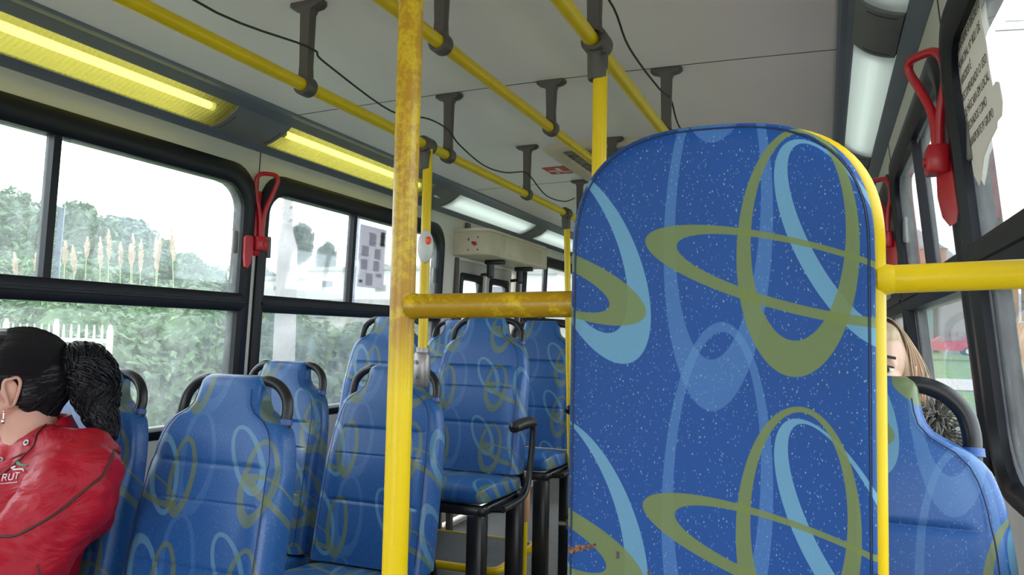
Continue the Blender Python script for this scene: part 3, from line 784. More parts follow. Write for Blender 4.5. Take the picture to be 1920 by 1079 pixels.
# footrest steps with yellow nosing
def step(x0, x1, y0, y1, z, lab, r=.045):
    root = empty('footrest_step', ((x0 + x1) / 2, (y0 + y1) / 2, FLOOR), lab, 'step', 'grey footrest steps with yellow edging')
    pl = [(x, y) for (y, x) in rrect(y0, y1, x0, x1, r, 5)]
    b = MB(); b.loft([[(x, y, zz) for x, y in pl] for zz in (z - .03, z)]); obj('step_top', b, M['tread'], root)
    b = MB(); b.tube([(x, y, z - .012) for x, y in pl], .017, n=12, cap=False, wrap=True); obj('step_edging', b, M['yellow'], root)
    for (lx, ly) in ((x1 - .05, y0 + .08), (x1 - .05, y1 - .08), (x0 + .08, y0 + .08), (x0 + .08, y1 - .08)):
        b = MB(); b.tube([(lx, ly, FLOOR), (lx, ly, z - .03)], .0125, n=12); obj('step_leg', b, M['blackmetal'], root)
step(-2.04, -1.262, 2.985, 3.45, -.965, 'grey footrest step with yellow edging beneath the raised third-row seats')
step(-2.04, -1.262, 2.25, 2.66, -.975, 'grey footrest step with yellow edging behind the second-row seats')
# dark engine box further back with yellow nosing, short pole with wooden sleeve
root = empty('engine_box', (-.9, 4.5, FLOOR), 'black boxed riser with yellow nosing beyond the fourth-row seat leg', 'riser')
b = MB(); b.rbox(-1.22, -.62, 4.05, 5.2, FLOOR, -.62, .02); obj('riser_body', b, M['blackmetal'], root)
b = MB(); b.rbox(-1.24, -.60, 3.98, 4.06, FLOOR, -1.08, .01); obj('nosing', b, M['yellow'], root)
b = MB(); b.tube([(-1.22, 4.03, -.86), (-.62, 4.03, -.86)], .008); b.tube([(-1.22, 4.03, -.72), (-.62, 4.03, -.72)], .008); obj('grille_bar', b, M['metal'], root)
root = empty('guard_pole', (-1.19, 3.10, FLOOR), 'short yellow pole with tan wooden sleeve beside the black armrest seat', 'pole')
b = MB(); b.tube([(-1.192, 3.12, FLOOR), (-1.192, 3.12, -.62)], .0125); obj('pole_tube', b, M['yellow'], root)
b = MB(); b.tube([(-1.192, 3.12, -.79), (-1.192, 3.12, -.785), (-1.192, 3.12, -.585), (-1.192, 3.12, -.58)], [.017, .021, .021, .017]); obj('wooden_sleeve', b, M['tan'], root)

# ------------------------------------------------------------------ emergency hammers / window release levers
def lever(X, side, y, zt, zb, lab):
    root = empty('window_release_lever', (X, y, zb), lab, 'lever', 'red window release levers between the windows')
    inn = lambda d: X - side * d
    H = zt - zb
    u = Vector((-side * .62, .78, 0)) # loop plane
    def P(w, z, d): return Vector((inn(d), y, zb + z)) + u * w
    loop = [P(.0, .02, .026), P(-.008, H * .45, .030), P(-.030, H * .72, .036), P(-.040, H * .90, .048), P(-.030, H * .985, .054), P(0, H, .056), P(.030, H * .985, .054), P(.040, H * .90, .048), P(.030, H * .72, .036), P(.008, H * .45, .030), P(.006, .02, .026)]
    b = MB(); b.tube(smooth_path(loop, 5), .0085, n=10); obj('loop_handle', b, M['red'], root)
    b = MB(); b.rbox(min(inn(.012), inn(.05)), max(inn(.012), inn(.05)), y - .032, y + .026, zb - .012, zb + .042, .005)
    b.tube([(inn(.05), y, zb + .012), (inn(.054), y, zb + .012)], .010); obj('lever_clip', b, M['red'], root)
    b = MB(); pr = [(-.010, .012), (.0, .02), (.03, .02), (.036, .01), (.034, -.045), (.024, -.085), (.008, -.105), (-.004, -.10), (-.010, -.06)]
    pr = [(q[0] - .075, q[1] + .02) for q in pr]
    if side < 0: b.loft([[(inn(d), y + a, zb + c) for a, c in pr] for d in (.020, .030)])
    else: b.loft([[Vector((inn(.022), y - .012 + d, zb + c - .03)) + u * (a + .052) * 1.1 for a, c in pr] for d in (0, .010)])
    obj('lever_blade', b, M['red'], root)
    b = MB(); b.rbox(min(inn(-.004), inn(.016)), max(inn(-.004), inn(.016)), y - .022, y + .022, zb - .03, zb + H * .78, .008); obj('backing_plate', b, M['bracket'] if side > 0 else M['red'], root)
lever(-2.053, -1, 2.385, .602, .315, 'red loop-handled release lever between the two big left windows')
lever(.228, 1, 1.665, .560, .335, 'red release lever at the top right, in front of the nearest right window frame')
lever(.222, 1, 2.925, .560, .335, 'small far red release lever just beside the yellow frame of the panel')

# ------------------------------------------------------------------ door and its mechanism cover
root = empty('door_1', (-2.06, 4.63, FLOOR), kind='structure')
for (a, c) in ((4.19, 4.625), (4.635, 5.07)):
    P = lambda d, y, z: (XL(z) - .02 - d, y, z)
    for (z0_, z1_) in ((-.30, .37),):
        pass
    o_ = rrect(a + .005, c - .005, FLOOR + .04, .445, .02); i_ = rrect(a + .05, c - .05, -1.05, .375, .02)
    b = MB(); b.loft([[P(.03, y, z) for y, z in o_], [P(0, y, z) for y, z in o_], [P(0, y, z) for y, z in i_], [P(.03, y, z) for y, z in i_]], cap=False)
    lf = obj('door_leaf', b, M['doorpaint'], root, smooth=False)
    i2 = rrect(a + .085, c - .085, -1.01, .335, .02); 
    b = MB(); b.loft([[P(-.004, y, z) for y, z in i_], [P(-.008, y, z) for y, z in i2], [P(.03, y, z) for y, z in i2], [P(.03, y, z) for y, z in i_]], cap=False)
    obj('rubber_gasket', b, M['blackframe'], lf)
    b = MB(); b.loft([[P(.012, a + .07, z), P(.012, c - .07, z), P(.015, c - .07, z), P(.015, a + .07, z)] for z in (-1.03, .35)]); obj('door_glass', b, M['glass'], lf, smooth=False)
b = MB(); b.tube([(XL(-.2) + .03, 4.60, -.7), (XL(.2) + .03, 4.60, .15)], .012); obj('door_handle', b, M['yellow'], root)
for ya in (4.135, 5.13):
    b = MB(); b.box(XL(0) + .0, XL(0) + .028, ya - .02, ya + .02, FLOOR, .455); obj('door_jamb', b, M['bracket'], root, smooth=False)
root = empty('door_mechanism_cover', (-1.95, 4.6, .46), 'beige box over the door with red mark and small holes on its end', 'cover')
pl = [(-2.05, 4.085), (-1.90, 4.085), (-1.865, 4.090), (-1.838, 4.105), (-1.823, 4.13), (-1.818, 4.17), (-1.818, 5.10), (-2.05, 5.10)]
def cl_(d, z): return [(x - (d if x > -2 else 0), y + (d if y < 4.6 else -d), z) for x, y in pl]
b = MB(); b.loft([cl_(.006, .462), cl_(0, .468), cl_(0, .598), cl_(-.006, .600), cl_(-.006, .610), cl_(.01, .622), cl_(.05, .628)]); cv = obj('cover_shell', b, M['beige'], root, flat_angle=35)
b = MB(); b.rbox(-1.8185, -1.8145, 4.32, 4.98, .49, .58, .002); obj('access_lid', b, M['beige'], cv)
b = MB(); b.tube([(-1.905, 4.086, .528), (-1.905, 4.080, .528)], .0125); b.tube([(-1.918, 4.086, .534), (-1.918, 4.080, .534)], .008); obj('red_emblem', b, M['red'], cv)
b = MB()
for (x, z) in ((-1.945, .558), (-1.945, .55), (-1.885, .565), (-1.947, .492), (-1.887, .492)): b.tube([(x, 4.086, z), (x, 4.0825, z)], .0045, n=10)
obj('screw_hole', b, M['seam'], cv)
for ya in (4.42, 4.92):
    b = MB(); b.rbox(-1.98, -1.86, ya - .03, ya + .03, .435, .463, .006); b.tube([(-1.95, ya, .45), (-1.95, ya, .36), (-1.95, ya, .35)], [.024, .024, .012]); b.tube([(-1.95, ya, .375), (-2.03, ya + .05, .375)], .011)
    obj('hinge_arm', b, M['black'], root)
# small box on wall above the cover
b = MB(); b.rbox(XL(.66) - .002, XL(.66) + .02, 4.22, 4.27, .635, .675, .004); tag(obj('wall_junction_box', b, M['bracket'], loc=(-2.035, 4.245, .64)), 'little brown box on the wall above the door mechanism cover', 'box')

# ------------------------------------------------------------------ papers
def text_mesh(name, s_, size, m, mw, parent, align='LEFT'):
    cu = bpy.data.curves.new(name, 'FONT'); cu.body = s_; cu.size = size; cu.align_x = align; cu.extrude = .0002; cu.resolution_u = 3
    o = bpy.data.objects.new(name, cu); C.objects.link(o)
    dg = bpy.context.evaluated_depsgraph_get(); me = bpy.data.meshes.new_from_object(o.evaluated_get(dg)); bpy.data.objects.remove(o)
    me.materials.clear(); me.materials.append(m); me.transform(mw)
    o = bpy.data.objects.new(name, me); C.objects.link(o)
    if parent: o.parent = parent
    return o
ink = mat('printed_ink', (.10, .085, .075), .7)
pap = bpy.data.materials.new('aged_notice_paper'); t = NT(pap)
t.b.inputs['Base Color'].default_value = (.62, .58, .53, 1); t.b.inputs['Roughness'].default_value = .8
tl = t.node('ShaderNodeBsdfTranslucent'); tl.inputs[0].default_value = (.62, .58, .54, 1)
mx = t.node('ShaderNodeMixShader'); mx.inputs[0].default_value = .5; t.link(t.b.outputs[0], mx.inputs[1]); t.link(tl.outputs[0], mx.inputs[2]); t.link(mx.outputs[0], t.n['Material Output'].inputs[0])
# notice on the nearest right window (read from inside: left is the far end)
GX = lambda z: XR(z) + .0055
root = empty('window_notice', (GX(.34), 1.45, .34), 'torn beige paper notice with printed capitals taped to the nearest right window', 'notice')
pp = [(1.580, .345), (1.583, .56), (1.47, .565), (1.40, .56), (1.352, .55), (1.356, .50), (1.347, .46), (1.350, .425), (1.344, .392), (1.318, .392), (1.300, .385), (1.296, .355), (1.312, .338), (1.345, .338), (1.352, .330), (1.42, .322), (1.47, .312), (1.51, .288), (1.54, .275), (1.572, .300)]
b = MB(); b.loft([[(GX(z), y, z) for y, z in pp], [(GX(z) + .0012, y, z) for y, z in pp]]); obj('paper_sheet', b, pap, root, smooth=False)
LN = ['CONFORME O DECRETO', 'MUNICIPAL N\u00ba 8021 DE', '14/05/2020 \u00c9', 'RECOMENDADO O USO', 'DE M\u00c1SCARA EM LOCAL', 'FECHADOS COMO', 'TRANSPORTE P/ GRUPO']
for i, s_ in enumerate(LN):
    z = .520 - i * .0285; y = 1.574 if i != 5 else 1.560
    sl = -.10
    mw = Matrix(((0, sl, 1, GX(z) - .0014), (-.94, 0, 0, y), (0, 1.0, 0, z), (0, 0, 0, 1)))
    o = text_mesh('printed_line', s_, .0215, ink, mw, None)
    o.data.transform(Matrix.Translation(-root.location)); o.parent = root
# poster on the second left window
GL = lambda z: XL(z) - .0165
root = empty('window_poster', (GL(.22), 3.25, .22), 'grey printed poster with a dark label stuck on the second left window', 'poster')
pap2 = bpy.data.materials.new('poster_paper'); t = NT(pap2); t.b.inputs['Base Color'].default_value = (.32, .30, .33, 1); t.b.inputs['Roughness'].default_value = .8
tl = t.node('ShaderNodeBsdfTranslucent'); tl.inputs[0].default_value = (.66, .63, .68, 1)
mx = t.node('ShaderNodeMixShader'); mx.inputs[0].default_value = .85; t.link(t.b.outputs[0], mx.inputs[1]); t.link(tl.outputs[0], mx.inputs[2]); t.link(mx.outputs[0], t.n['Material Output'].inputs[0])
pap3 = pap2.copy(); pap3.name = 'poster_pale_print'; 
for n_ in pap3.node_tree.nodes:
    if n_.type == 'BSDF_TRANSLUCENT': n_.inputs[0].default_value = (.76, .74, .78, 1)
    if n_.type == 'BSDF_PRINCIPLED': n_.inputs['Base Color'].default_value = (.5, .48, .52, 1)
def psheet(nm, y0, y1, z0, z1, d, m, par):
    b = MB(); b.loft([[(GL(z) + d, y, z) for y, z in ((y0, z0), (y1, z0), (y1, z1), (y0, z1))], [(GL(z) + d - .001, y, z) for y, z in ((y0, z0), (y1, z0), (y1, z1), (y0, z1))]]); return obj(nm, b, m, par, smooth=False)
psheet('poster_sheet', 3.125, 3.365, .215, .515, 0, pap2, root)
for (y0, y1, z0, z1) in ((3.21, 3.27, .42, .485), (3.15, 3.21, .365, .415), (3.265, 3.32, .36, .41), (3.15, 3.205, .30, .35), (3.26, 3.315, .30, .35), (3.20, 3.26, .225, .285), (3.29, 3.34, .27, .29)):
    psheet('pale_block', y0, y1, z0, z1, .0012, pap3, root)
psheet('dark_label', 3.31, 3.352, .432, .50, .0014, mat('dark_print', (.10, .05, .06), .7), root)
psheet('dark_label', 3.31, 3.352, .428, .444, .0020, M['seam'], root)
psheet('dark_label', 3.14, 3.17, .235, .25, .0014, M['joint'], root)

# ------------------------------------------------------------------ people
def remesh(name, mb, m, parent, voxel=.008, smooth=6, bump=0, bscale=.05, seed=0, groups=None):
    o = obj(name, mb, m, None, smooth=True)
    md = o.modifiers.new('r', 'REMESH'); md.mode = 'VOXEL'; md.voxel_size = voxel; md.use_smooth_shade = True
    sm = o.modifiers.new('s', 'SMOOTH'); sm.iterations = smooth; sm.factor = .6
    if bump:
        tx = bpy.data.textures.new(name + '_folds', 'CLOUDS'); tx.noise_scale = bscale; tx.noise_depth = 2
        dm = o.modifiers.new('d', 'DISPLACE'); dm.texture = tx; dm.strength = bump; dm.mid_level = .5; dm.texture_coords = 'LOCAL'
        s2 = o.modifiers.new('s2', 'SMOOTH'); s2.iterations = 2
    dg = bpy.context.evaluated_depsgraph_get(); me = bpy.data.meshes.new_from_object(o.evaluated_get(dg))
    bpy.data.objects.remove(o)
    off = wloc(parent)
    me.transform(Matrix.Translation(-off)); me.materials.clear(); me.materials.append(m)
    me.polygons.foreach_set('use_smooth', [True] * len(me.polygons))
    o = bpy.data.objects.new(name, me); C.objects.link(o); o.parent = parent
    return o
def jacket_mat():
    m = bpy.data.materials.new('red_jacket_cloth'); t = NT(m)
    t.link(t.mix(t.ramp(t.noise(5, 4), .3, .7), rgb((.36, .004, .018)), rgb((.46, .006, .026))), t.b.inputs['Base Color'])
    t.b.inputs['Roughness'].default_value = .5; t.b.inputs['Specular IOR Level'].default_value = .3
    n1 = t.node('ShaderNodeTexNoise'); n1.inputs['Scale'].default_value = 9; n1.inputs['Detail'].default_value = 4; n1.inputs['Distortion'].default_value = 1.4
    t.link(t.vmath('MULTIPLY', t.obj(), (.7, .7, 1.3)), n1.inputs['Vector'])
    t.bump(n1.outputs['Fac'], .5, .03)
    return m
M['jacket'] = jacket_mat()
def hair_mat(name, c1, c2, rough=.36, dirs=(.08, 1.3, 1.3)):
    m = bpy.data.materials.new(name); t = NT(m)
    n1 = t.node('ShaderNodeTexNoise'); n1.inputs['Scale'].default_value = 60; n1.inputs['Detail'].default_value = 5
    mp = t.node('ShaderNodeMapping'); mp.inputs['Rotation'].default_value = (0, 0, -.80); mp.inputs['Scale'].default_value = (1, 1, 1); t.link(t.obj(), mp.inputs[0])
    t.link(t.vmath('MULTIPLY', mp.outputs[0], dirs), n1.inputs['Vector'])
    t.link(t.mix(n1.outputs['Fac'], rgb(c1), rgb(c2)), t.b.inputs['Base Color']); t.b.inputs['Roughness'].default_value = rough; t.b.inputs['Specular IOR Level'].default_value = .28
    t.bump(n1.outputs['Fac'], .6, .006)
    return m
M['hairblack'] = hair_mat('black_hair', (.006, .006, .009), (.016, .014, .018))
M['hairblond'] = hair_mat('light_brown_hair', (.42, .27, .17), (.78, .60, .44), .5, (1.3, 1.3, .08))
M['trousers'] = mat('dark_trousers', (.02, .02, .03), .7)
M['lash'] = mat('dark_brow', (.03, .018, .014), .7)
M['lips'] = mat('lips', (.45, .14, .12), .4)
M['eyewhite'] = mat('eye_white', (.75, .73, .70), .25, var=.02)

def head_mesh(F, L, c, s=1.0):
    """skull, face, nose, chin, neck stub around centre c; F faces forward, L to the person's left"""
    U = Vector((0, 0, 1)); R = Matrix((F, L, U)).transposed()
    W = lambda f, l, u: c + (F * f + L * l + U * u) * s
    b = MB()
    b.ellip(W(-.012, 0, .028), (.098 * s, .076 * s, .090 * s), R=R)
    b.ellip(W(.028, 0, -.035), (.062 * s, .062 * s, .078 * s), R=R)
    b.ellip(W(.050, 0, -.088), (.034 * s, .032 * s, .026 * s), R=R)
    for k_ in (-1, 1):
        b.ellip(W(.048, k_ * .034, -.032), (.030 * s, .026 * s, .026 * s), R=R)
        b.capsule(W(.0, k_ * .052, -.055), W(.045, k_ * .020, -.095), .016 * s, .014 * s)
        b.capsule(W(.066, k_ * .012, .018), W(.062, k_ * .042, .012), .012 * s, .011 * s)
    b.capsule(W(.080, 0, .0), W(.094, 0, -.034), .008 * s, .0115 * s); b.ellip(W(.089, 0, -.039), (.010 * s, .015 * s, .009 * s), R=R)
    b.capsule(W(.080, -.012, -.064), W(.080, .012, -.064), .009 * s, .009 * s)
    return b, W, R
def ear(W, R, side, m, parent, s=1.0, name='ear'):
    b = MB(); b.ellip(W(-.006, side * .079, -.016), (.0165 * s, .0045 * s, .023 * s), R=R)
    ring = [(-.006, .030), (.008, .034), (.016, .024), (.014, .006), (.010, -.010), (.004, -.026), (-.004, -.030), (-.008, -.018), (-.014, .0), (-.018, .016), (-.014, .028)]
    b.tube(smooth_path([W(-.012 - a * .9, side * (.077 + .012 * (1 if a < .0 else .35)), -.022 + u) for a, u in ring], 4, closed=True), .0038 * s, n=10, wrap=True, cap=False)
    b.ellip(W(-.010, side * .076, -.024), (.012 * s, .006 * s, .024 * s), R=R)
    b.ellip(W(-.006, side * .079, -.050), (.008 * s, .005 * s, .009 * s), R=R)
    b.ellip(W(.002, side * .080, -.026), (.005 * s, .005 * s, .009 * s), R=R)
    return obj(name, b, m, parent)
def face_bits(W, R, parent, s=1.0, irisc=(.05, .025, .015)):
    for k_ in (-1, 1):
        b = MB(); b.ellip(W(.076, k_ * .033, .0), (.012 * s, .0135 * s, .0085 * s), R=R); e_ = obj('eye', b, M['eyewhite'], parent)
        b = MB(); b.ellip(W(.0855, k_ * .033, .0), (.0035 * s, .006 * s, .006 * s), R=R); obj('iris', b, M['lash'], e_)
        b = MB(); b.tube([W(.086, k_ * .018, .006), W(.090, k_ * .032, .0095), W(.080, k_ * .047, .005)], .0022 * s, n=6); b.tube([W(.087, k_ * .016, .024), W(.087, k_ * .032, .030), W(.073, k_ * .050, .026)], .0034 * s, n=8); obj('eyebrow', b, M['lash'], parent)
    b = MB(); b.ellip(W(.087, 0, -.061), (.006 * s, .021 * s, .0042 * s), R=R); b.ellip(W(.087, 0, -.069), (.007 * s, .018 * s, .005 * s), R=R); obj('lips', b, M['lips'], parent)

def hand(b, wrist, D, N, s=1.0):
    """palm + five curled fingers; D finger direction, N back-of-hand normal"""
    D = Vector(D).normalized(); N = Vector(N); N = (N - D * N.dot(D)).normalized(); S = D.cross(N); w = Vector(wrist)
    for i in range(4): b.capsule(w + S * (.010 * (i - 1.5)), w + D * .085 * s + S * (.0195 * (i - 1.5)), .014, .011)
    for i, ln in enumerate((.068, .078, .072, .055)):
        p = w + D * .088 * s + S * (.0205 * (i - 1.5)); q = p + (D * .95 - N * .30) * ln * .45; r = q + (D * .6 - N * .8) * ln * .32; t_ = r + (D * .15 - N * 1) * ln * .23
        b.capsule(p, q, .0095, .009); b.capsule(q, r, .009, .008); b.capsule(r, t_, .008, .0072)
    p = w + D * .025 - S * .030; q = p + (D * .7 - S * .6 - N * .2).normalized() * .038; r = q + (D * .95 - S * .1 - N * .3).normalized() * .030
    b.capsule(w + D * .015 - S * .012, p, .015, .013); b.capsule(p, q, .0125, .0105); b.capsule(q, r, .0105, .009)

# --- the passenger in the red jacket, turned to the window
FW = Vector((-.72, -.69, 0)).normalized(); LFT = Vector((-FW.y, FW.x, 0)); LFT = Vector((.69, -.72, 0)).normalized()
woman = empty('person', (-1.74, 1.22, FLOOR), 'person in a red jacket with a black ponytail, seated at the window and turned away', 'person')
hc = Vector((-1.745, 1.238, -.130))
b, W, R = head_mesh(FW, LFT, hc)
b.capsule(W(-.025, .0, -.06), (-1.700, 1.262, -.285), .056, .060)
b.capsule((-1.700, 1.262, -.27), (-1.700, 1.285, -.36), .062, .08)
b.capsule((-1.70, 1.285, -.34), (-1.54, 1.20, -.36), .05, .04); b.capsule((-1.54, 1.20, -.36), (-1.56, 1.07, -.57), .04, .035); b.capsule((-1.56, 1.07, -.57), (-1.72, 1.00, -.60), .034, .03)
b.capsule((-1.70, 1.285, -.34), (-1.90, 1.22, -.38), .05, .04); b.capsule((-1.90, 1.22, -.38), (-1.95, 1.08, -.60), .04, .035); b.capsule((-1.95, 1.08, -.60), (-1.92, 1.0, -.61), .034, .03)
hand(b, (-1.79, .93, -.575), (-.75, -.55, -.25), (0, 0, 1)); b.capsule((-1.72, 1.00, -.60), (-1.79, .93, -.575), .033, .028)
hand(b, (-1.88, .93, -.580), (.75, -.6, -.1), (0, 0, 1)); b.capsule((-1.92, 1.0, -.61), (-1.88, .93, -.580), .033, .028)
body = remesh('body', b, M['skin'], woman, voxel=.0042, smooth=4)
ear(W, R, 1, M['skin'], woman); ear(W, R, -1, M['skin'], woman); face_bits(W, R, woman)
b = MB(); b.ellip(W(.000, .088, -.062), (.0032, .0032, .0032)); b.tube([W(.0, .088, -.064), W(.0, .090, -.080)], .0014, n=6); b.ellip(W(.0, .090, -.084), (.004, .004, .006)); obj('earring', b, M['steel'], woman)
# hair cap: pulled back over the skull into the tie
b = MB()
b.ellip(W(-.016, 0, .034), (.101, .083, .091), R=R)
b.ellip(W(-.066, 0, .005), (.058, .074, .082), R=R); b.ellip(W(-.066, 0, -.040), (.036, .056, .060), R=R)
b.ellip(W(.022, 0, .072), (.070, .068, .050), R=R)
b.capsule(W(-.06, .0, .03), W(-.102, .004, .036), .055, .034)
b.ellip(W(-.040, .052, -.020), (.030, .030, .050), R=R); b.ellip(W(-.040, -.052, -.020), (.030, .030, .050), R=R)
cap_o = remesh('hair', b, M['hairblack'], woman, voxel=.0045, smooth=8)
# strands following the skull back to the tie
rnd = random.Random(11); b = MB()
tie = W(-.112, .004, .042)
for i in range(160):
    a = PI * (-.08 + 1.16 * i / 159); el = rnd.uniform(.1, .95)
    st = W(.068 - .03 * abs(math.cos(a)), .070 * math.cos(a) * 1.0, .036 + .078 * math.sin(a))
    pts = []
    for j in range(9):
        t_ = j / 8; p = st.lerp(tie, t_); q = p - W(-.016, 0, .034); q2 = R.transposed() @ q
        k_ = math.sqrt((q2.x / .1015) ** 2 + (q2.y / .0835) ** 2 + (q2.z / .0915) ** 2)
        sc_ = 1 / k_
        w_ = 1 - max(0, t_ - .8) / .2
        pts.append(W(-.016, 0, .034) + R @ (q2 * (1 + (sc_ - 1) * w_)))
    b.tube(smooth_path(pts, 2), .0013, n=5)
for i in range(110):
    sd = 1 if i % 3 else -1; st = W(rnd.uniform(-.062, .012), sd * rnd.uniform(.060, .080), rnd.uniform(-.075, .03)); pts = []
    if i % 5 == 0: st = W(-.075, rnd.uniform(-.05, .05), rnd.uniform(-.095, -.05))
    for j in range(7):
        t_ = j / 6; pts.append(st.lerp(tie, t_) + Vector((0, 0, -.012 * math.sin(PI * t_))))
    cbv = bvh_raw if i else None
    out_ = []
    for q_ in pts:
        if i == 0: bvh_raw = BVHTree.FromPolygons([v.co + wloc(cap_o) for v in cap_o.data.vertices], [tuple(p.vertices) for p in cap_o.data.polygons])
        h_ = bvh_raw.find_nearest(q_); out_.append(h_[0] + h_[1] * .0008)
    b.tube(smooth_path(out_, 2), .0013, n=5)
obj('hair_strand', b, M['hairblack'], cap_o)
b = MB(); b.tube([tie + Vector((0, 0, 0)) - (tie - hc).normalized() * .012, tie + (tie - hc).normalized() * .014], [.031, .030], n=20); obj('hair_tie', b, mat('hair_tie_grey', (.14, .12, .13), .5), cap_o)
# ponytail
pt = [Vector(p) for p in ((-1.668, 1.312, -.085), (-1.645, 1.322, -.083), (-1.620, 1.332, -.105), (-1.605, 1.335, -.145), (-1.590, 1.335, -.185), (-1.565, 1.332, -.225), (-1.535, 1.325, -.262))]
b = MB(); b.tube(smooth_path(pt, 4), [.026 + .024 * math.sin(min(1, i / 8) * PI / 2) - (.034 * max(0, (i - 13) / 11)) for i in range(25)], n=20)
core = smooth_path(pt, 5)
for i in range(300):
    a0 = rnd.uniform(0, 2 * PI); ph = rnd.uniform(0, 6); rr_ = rnd.uniform(.80, 1.12); ln_ = rnd.randint(20, 30)
    pts = []
    for j in range(1, min(ln_, len(core) - 1)):
        tng = (core[j + 1] - core[j - 1]).normalized(); u = tng.cross(Vector((0, 1, 0))).normalized(); w_ = tng.cross(u)
        f_ = j / (len(core) - 1); rad = (.024 + .027 * math.sin(min(1, f_ * 3) * PI / 2) - .030 * max(0, f_ - .5) * 2) * rr_ + .005 * math.sin(j * .9 + ph)
        a = a0 + .45 * math.sin(j * .5 + ph)
        pts.append(core[j] + (u * math.cos(a) + w_ * math.sin(a)) * rad)
    b.tube(pts, [.0024 * (1 - .6 * q / len(pts)) for q in range(len(pts))], n=5)
obj('ponytail', b, M['hairblack'], woman)
# red jacket
b = MB()
V = Vector
b.capsule((-1.73, 1.235, -.61), (-1.73, 1.235, -.58), .135, .14); b.capsule((-1.73, 1.235, -.58), (-1.71, 1.255, -.42), .14, .140)
b.capsule((-1.76, 1.24, -.60), (-1.74, 1.22, -.42), .13, .125)
b.capsule((-1.86, 1.29, -.335), (-1.545, 1.255, -.315), .088, .090)
b.capsule((-1.80, 1.285, -.40), (-1.60, 1.26, -.40), .115, .118)
b.capsule((-1.705, 1.275, -.33), (-1.71, 1.285, -.285), .098, .070)
b.capsule((-1.535, 1.245, -.318), (-1.50, 1.215, -.345), .090, .092)   # left shoulder
b.capsule((-1.50, 1.215, -.345), (-1.555, 1.08, -.560), .094, .082)    # left upper arm
b.capsule((-1.555, 1.08, -.560), (-1.70, 1.00, -.595), .080, .060); b.capsule((-1.70, 1.00, -.595), (-1.765, .955, -.585), .058, .044)
b.capsule((-1.88, 1.285, -.34), (-1.93, 1.20, -.40), .086, .082); b.capsule((-1.93, 1.20, -.40), (-1.955, 1.08, -.60), .080, .068)
b.capsule((-1.955, 1.08, -.59), (-1.90, .965, -.592), .062, .044)
jk = remesh('jacket', b, M['jacket'], woman, voxel=.0075, smooth=7, bump=.034, bscale=.075)
# snap to jacket surface helper
def bvh_of(o):
    off = wloc(o); vs = [v.co + off for v in o.data.vertices]; return BVHTree.FromPolygons(vs, [tuple(p.vertices) for p in o.data.polygons])
jb = bvh_of(jk)
def onj(px_dir, lift=.002):
    h = jb.ray_cast(Vector((0, 0, 0)), Vector(px_dir).normalized()); 
    return (h[0] + h[1] * lift, h[1]) if h[0] is not None else (None, None)
# collar, flat and folded round the neck
b = MB(); nc = Vector((-1.702, 1.256, -.252))
cr_ = []
for k_ in range(28):
    a = 2 * PI * k_ / 28; d_ = Vector((math.cos(a), math.sin(a), 0)); fr_ = d_.dot((FW + LFT * .75).normalized())
    gap = max(0, fr_ - .75) * .5
    cr_.append((d_, fr_))
def cring(r, dz, dropf): return [nc + Vector((d.x * r * (1 + .22 * max(0, f_)), d.y * r * (1 + .22 * max(0, f_)), dz - dropf * 1.7 * max(-.3, f_ + .12))) for d, f_ in cr_]
b.loft([cring(.070, -.03, .03), cring(.068, .012, .035), cring(.071, .022, .04), cring(.078, .020, .045), cring(.098, -.022, .05), cring(.100, -.030, .05), cring(.092, -.032, .05)], cap=False)
obj('collar', b, M['jacket'], jk)
# sleeve piping: traced along the outer sleeve
def rayd(u, v):
    c_ = ((u - 960) / 1450, -(v - 539.5) / 1450, 1.0)
    return Vector((.92635 * c_[0] + .00417 * c_[1] - .37664 * c_[2], .37612 * c_[0] - .06407 * c_[1] + .92435 * c_[2], .02028 * c_[0] + .99794 * c_[1] + .06092 * c_[2]))
def trace(pix, lift=.0015, k=5):
    out = []
    for p in smooth_path([(u, v, 0) for u, v in pix], k):
        q, n_ = onj(rayd(p.x, p.y), lift)
        if q is not None and (not out or (q - out[-1]).length < .06): out.append(q)
    return out
M['pipe_dark'] = mat('dark_jacket_piping', (.055, .022, .018), .6)
for pts_ in ([(213, 848), (205, 868), (190, 895), (160, 918), (110, 960), (60, 990), (25, 1006), (-12, 1006)], ):
    tr_ = trace(pts_)
    b = MB(); b.tube(tr_, .0028, n=8); obj('sleeve_piping', b, M['pipe_dark'], jk)
b = MB()
for pts_ in ([(213, 845), (232, 852)], [(92, 792), (70, 815), (62, 838), (20, 878), (-15, 905)], [(70, 1060), (75, 1079)], [(-10, 895), (15, 866), (48, 850)]):
    tr_ = trace(pts_)
    if len(tr_) > 2: b.tube(tr_, .0017, n=6)
if b.v: obj('jacket_seam', b, M['pipe_dark'], jk)
for (u, v) in ((51, 831), (2, 864)):
    q, n_ = onj(rayd(u, v), .001)
    if q is not None:
        b = MB(); b.tube([q, q + n_ * .003], .0065, n=16); sn = obj('snap_button', b, M['steel'], jk)
        b = MB(); b.tube([q + n_ * .003, q + n_ * .0036], .0035, n=12); obj('snap_centre', b, M['seam'], sn)
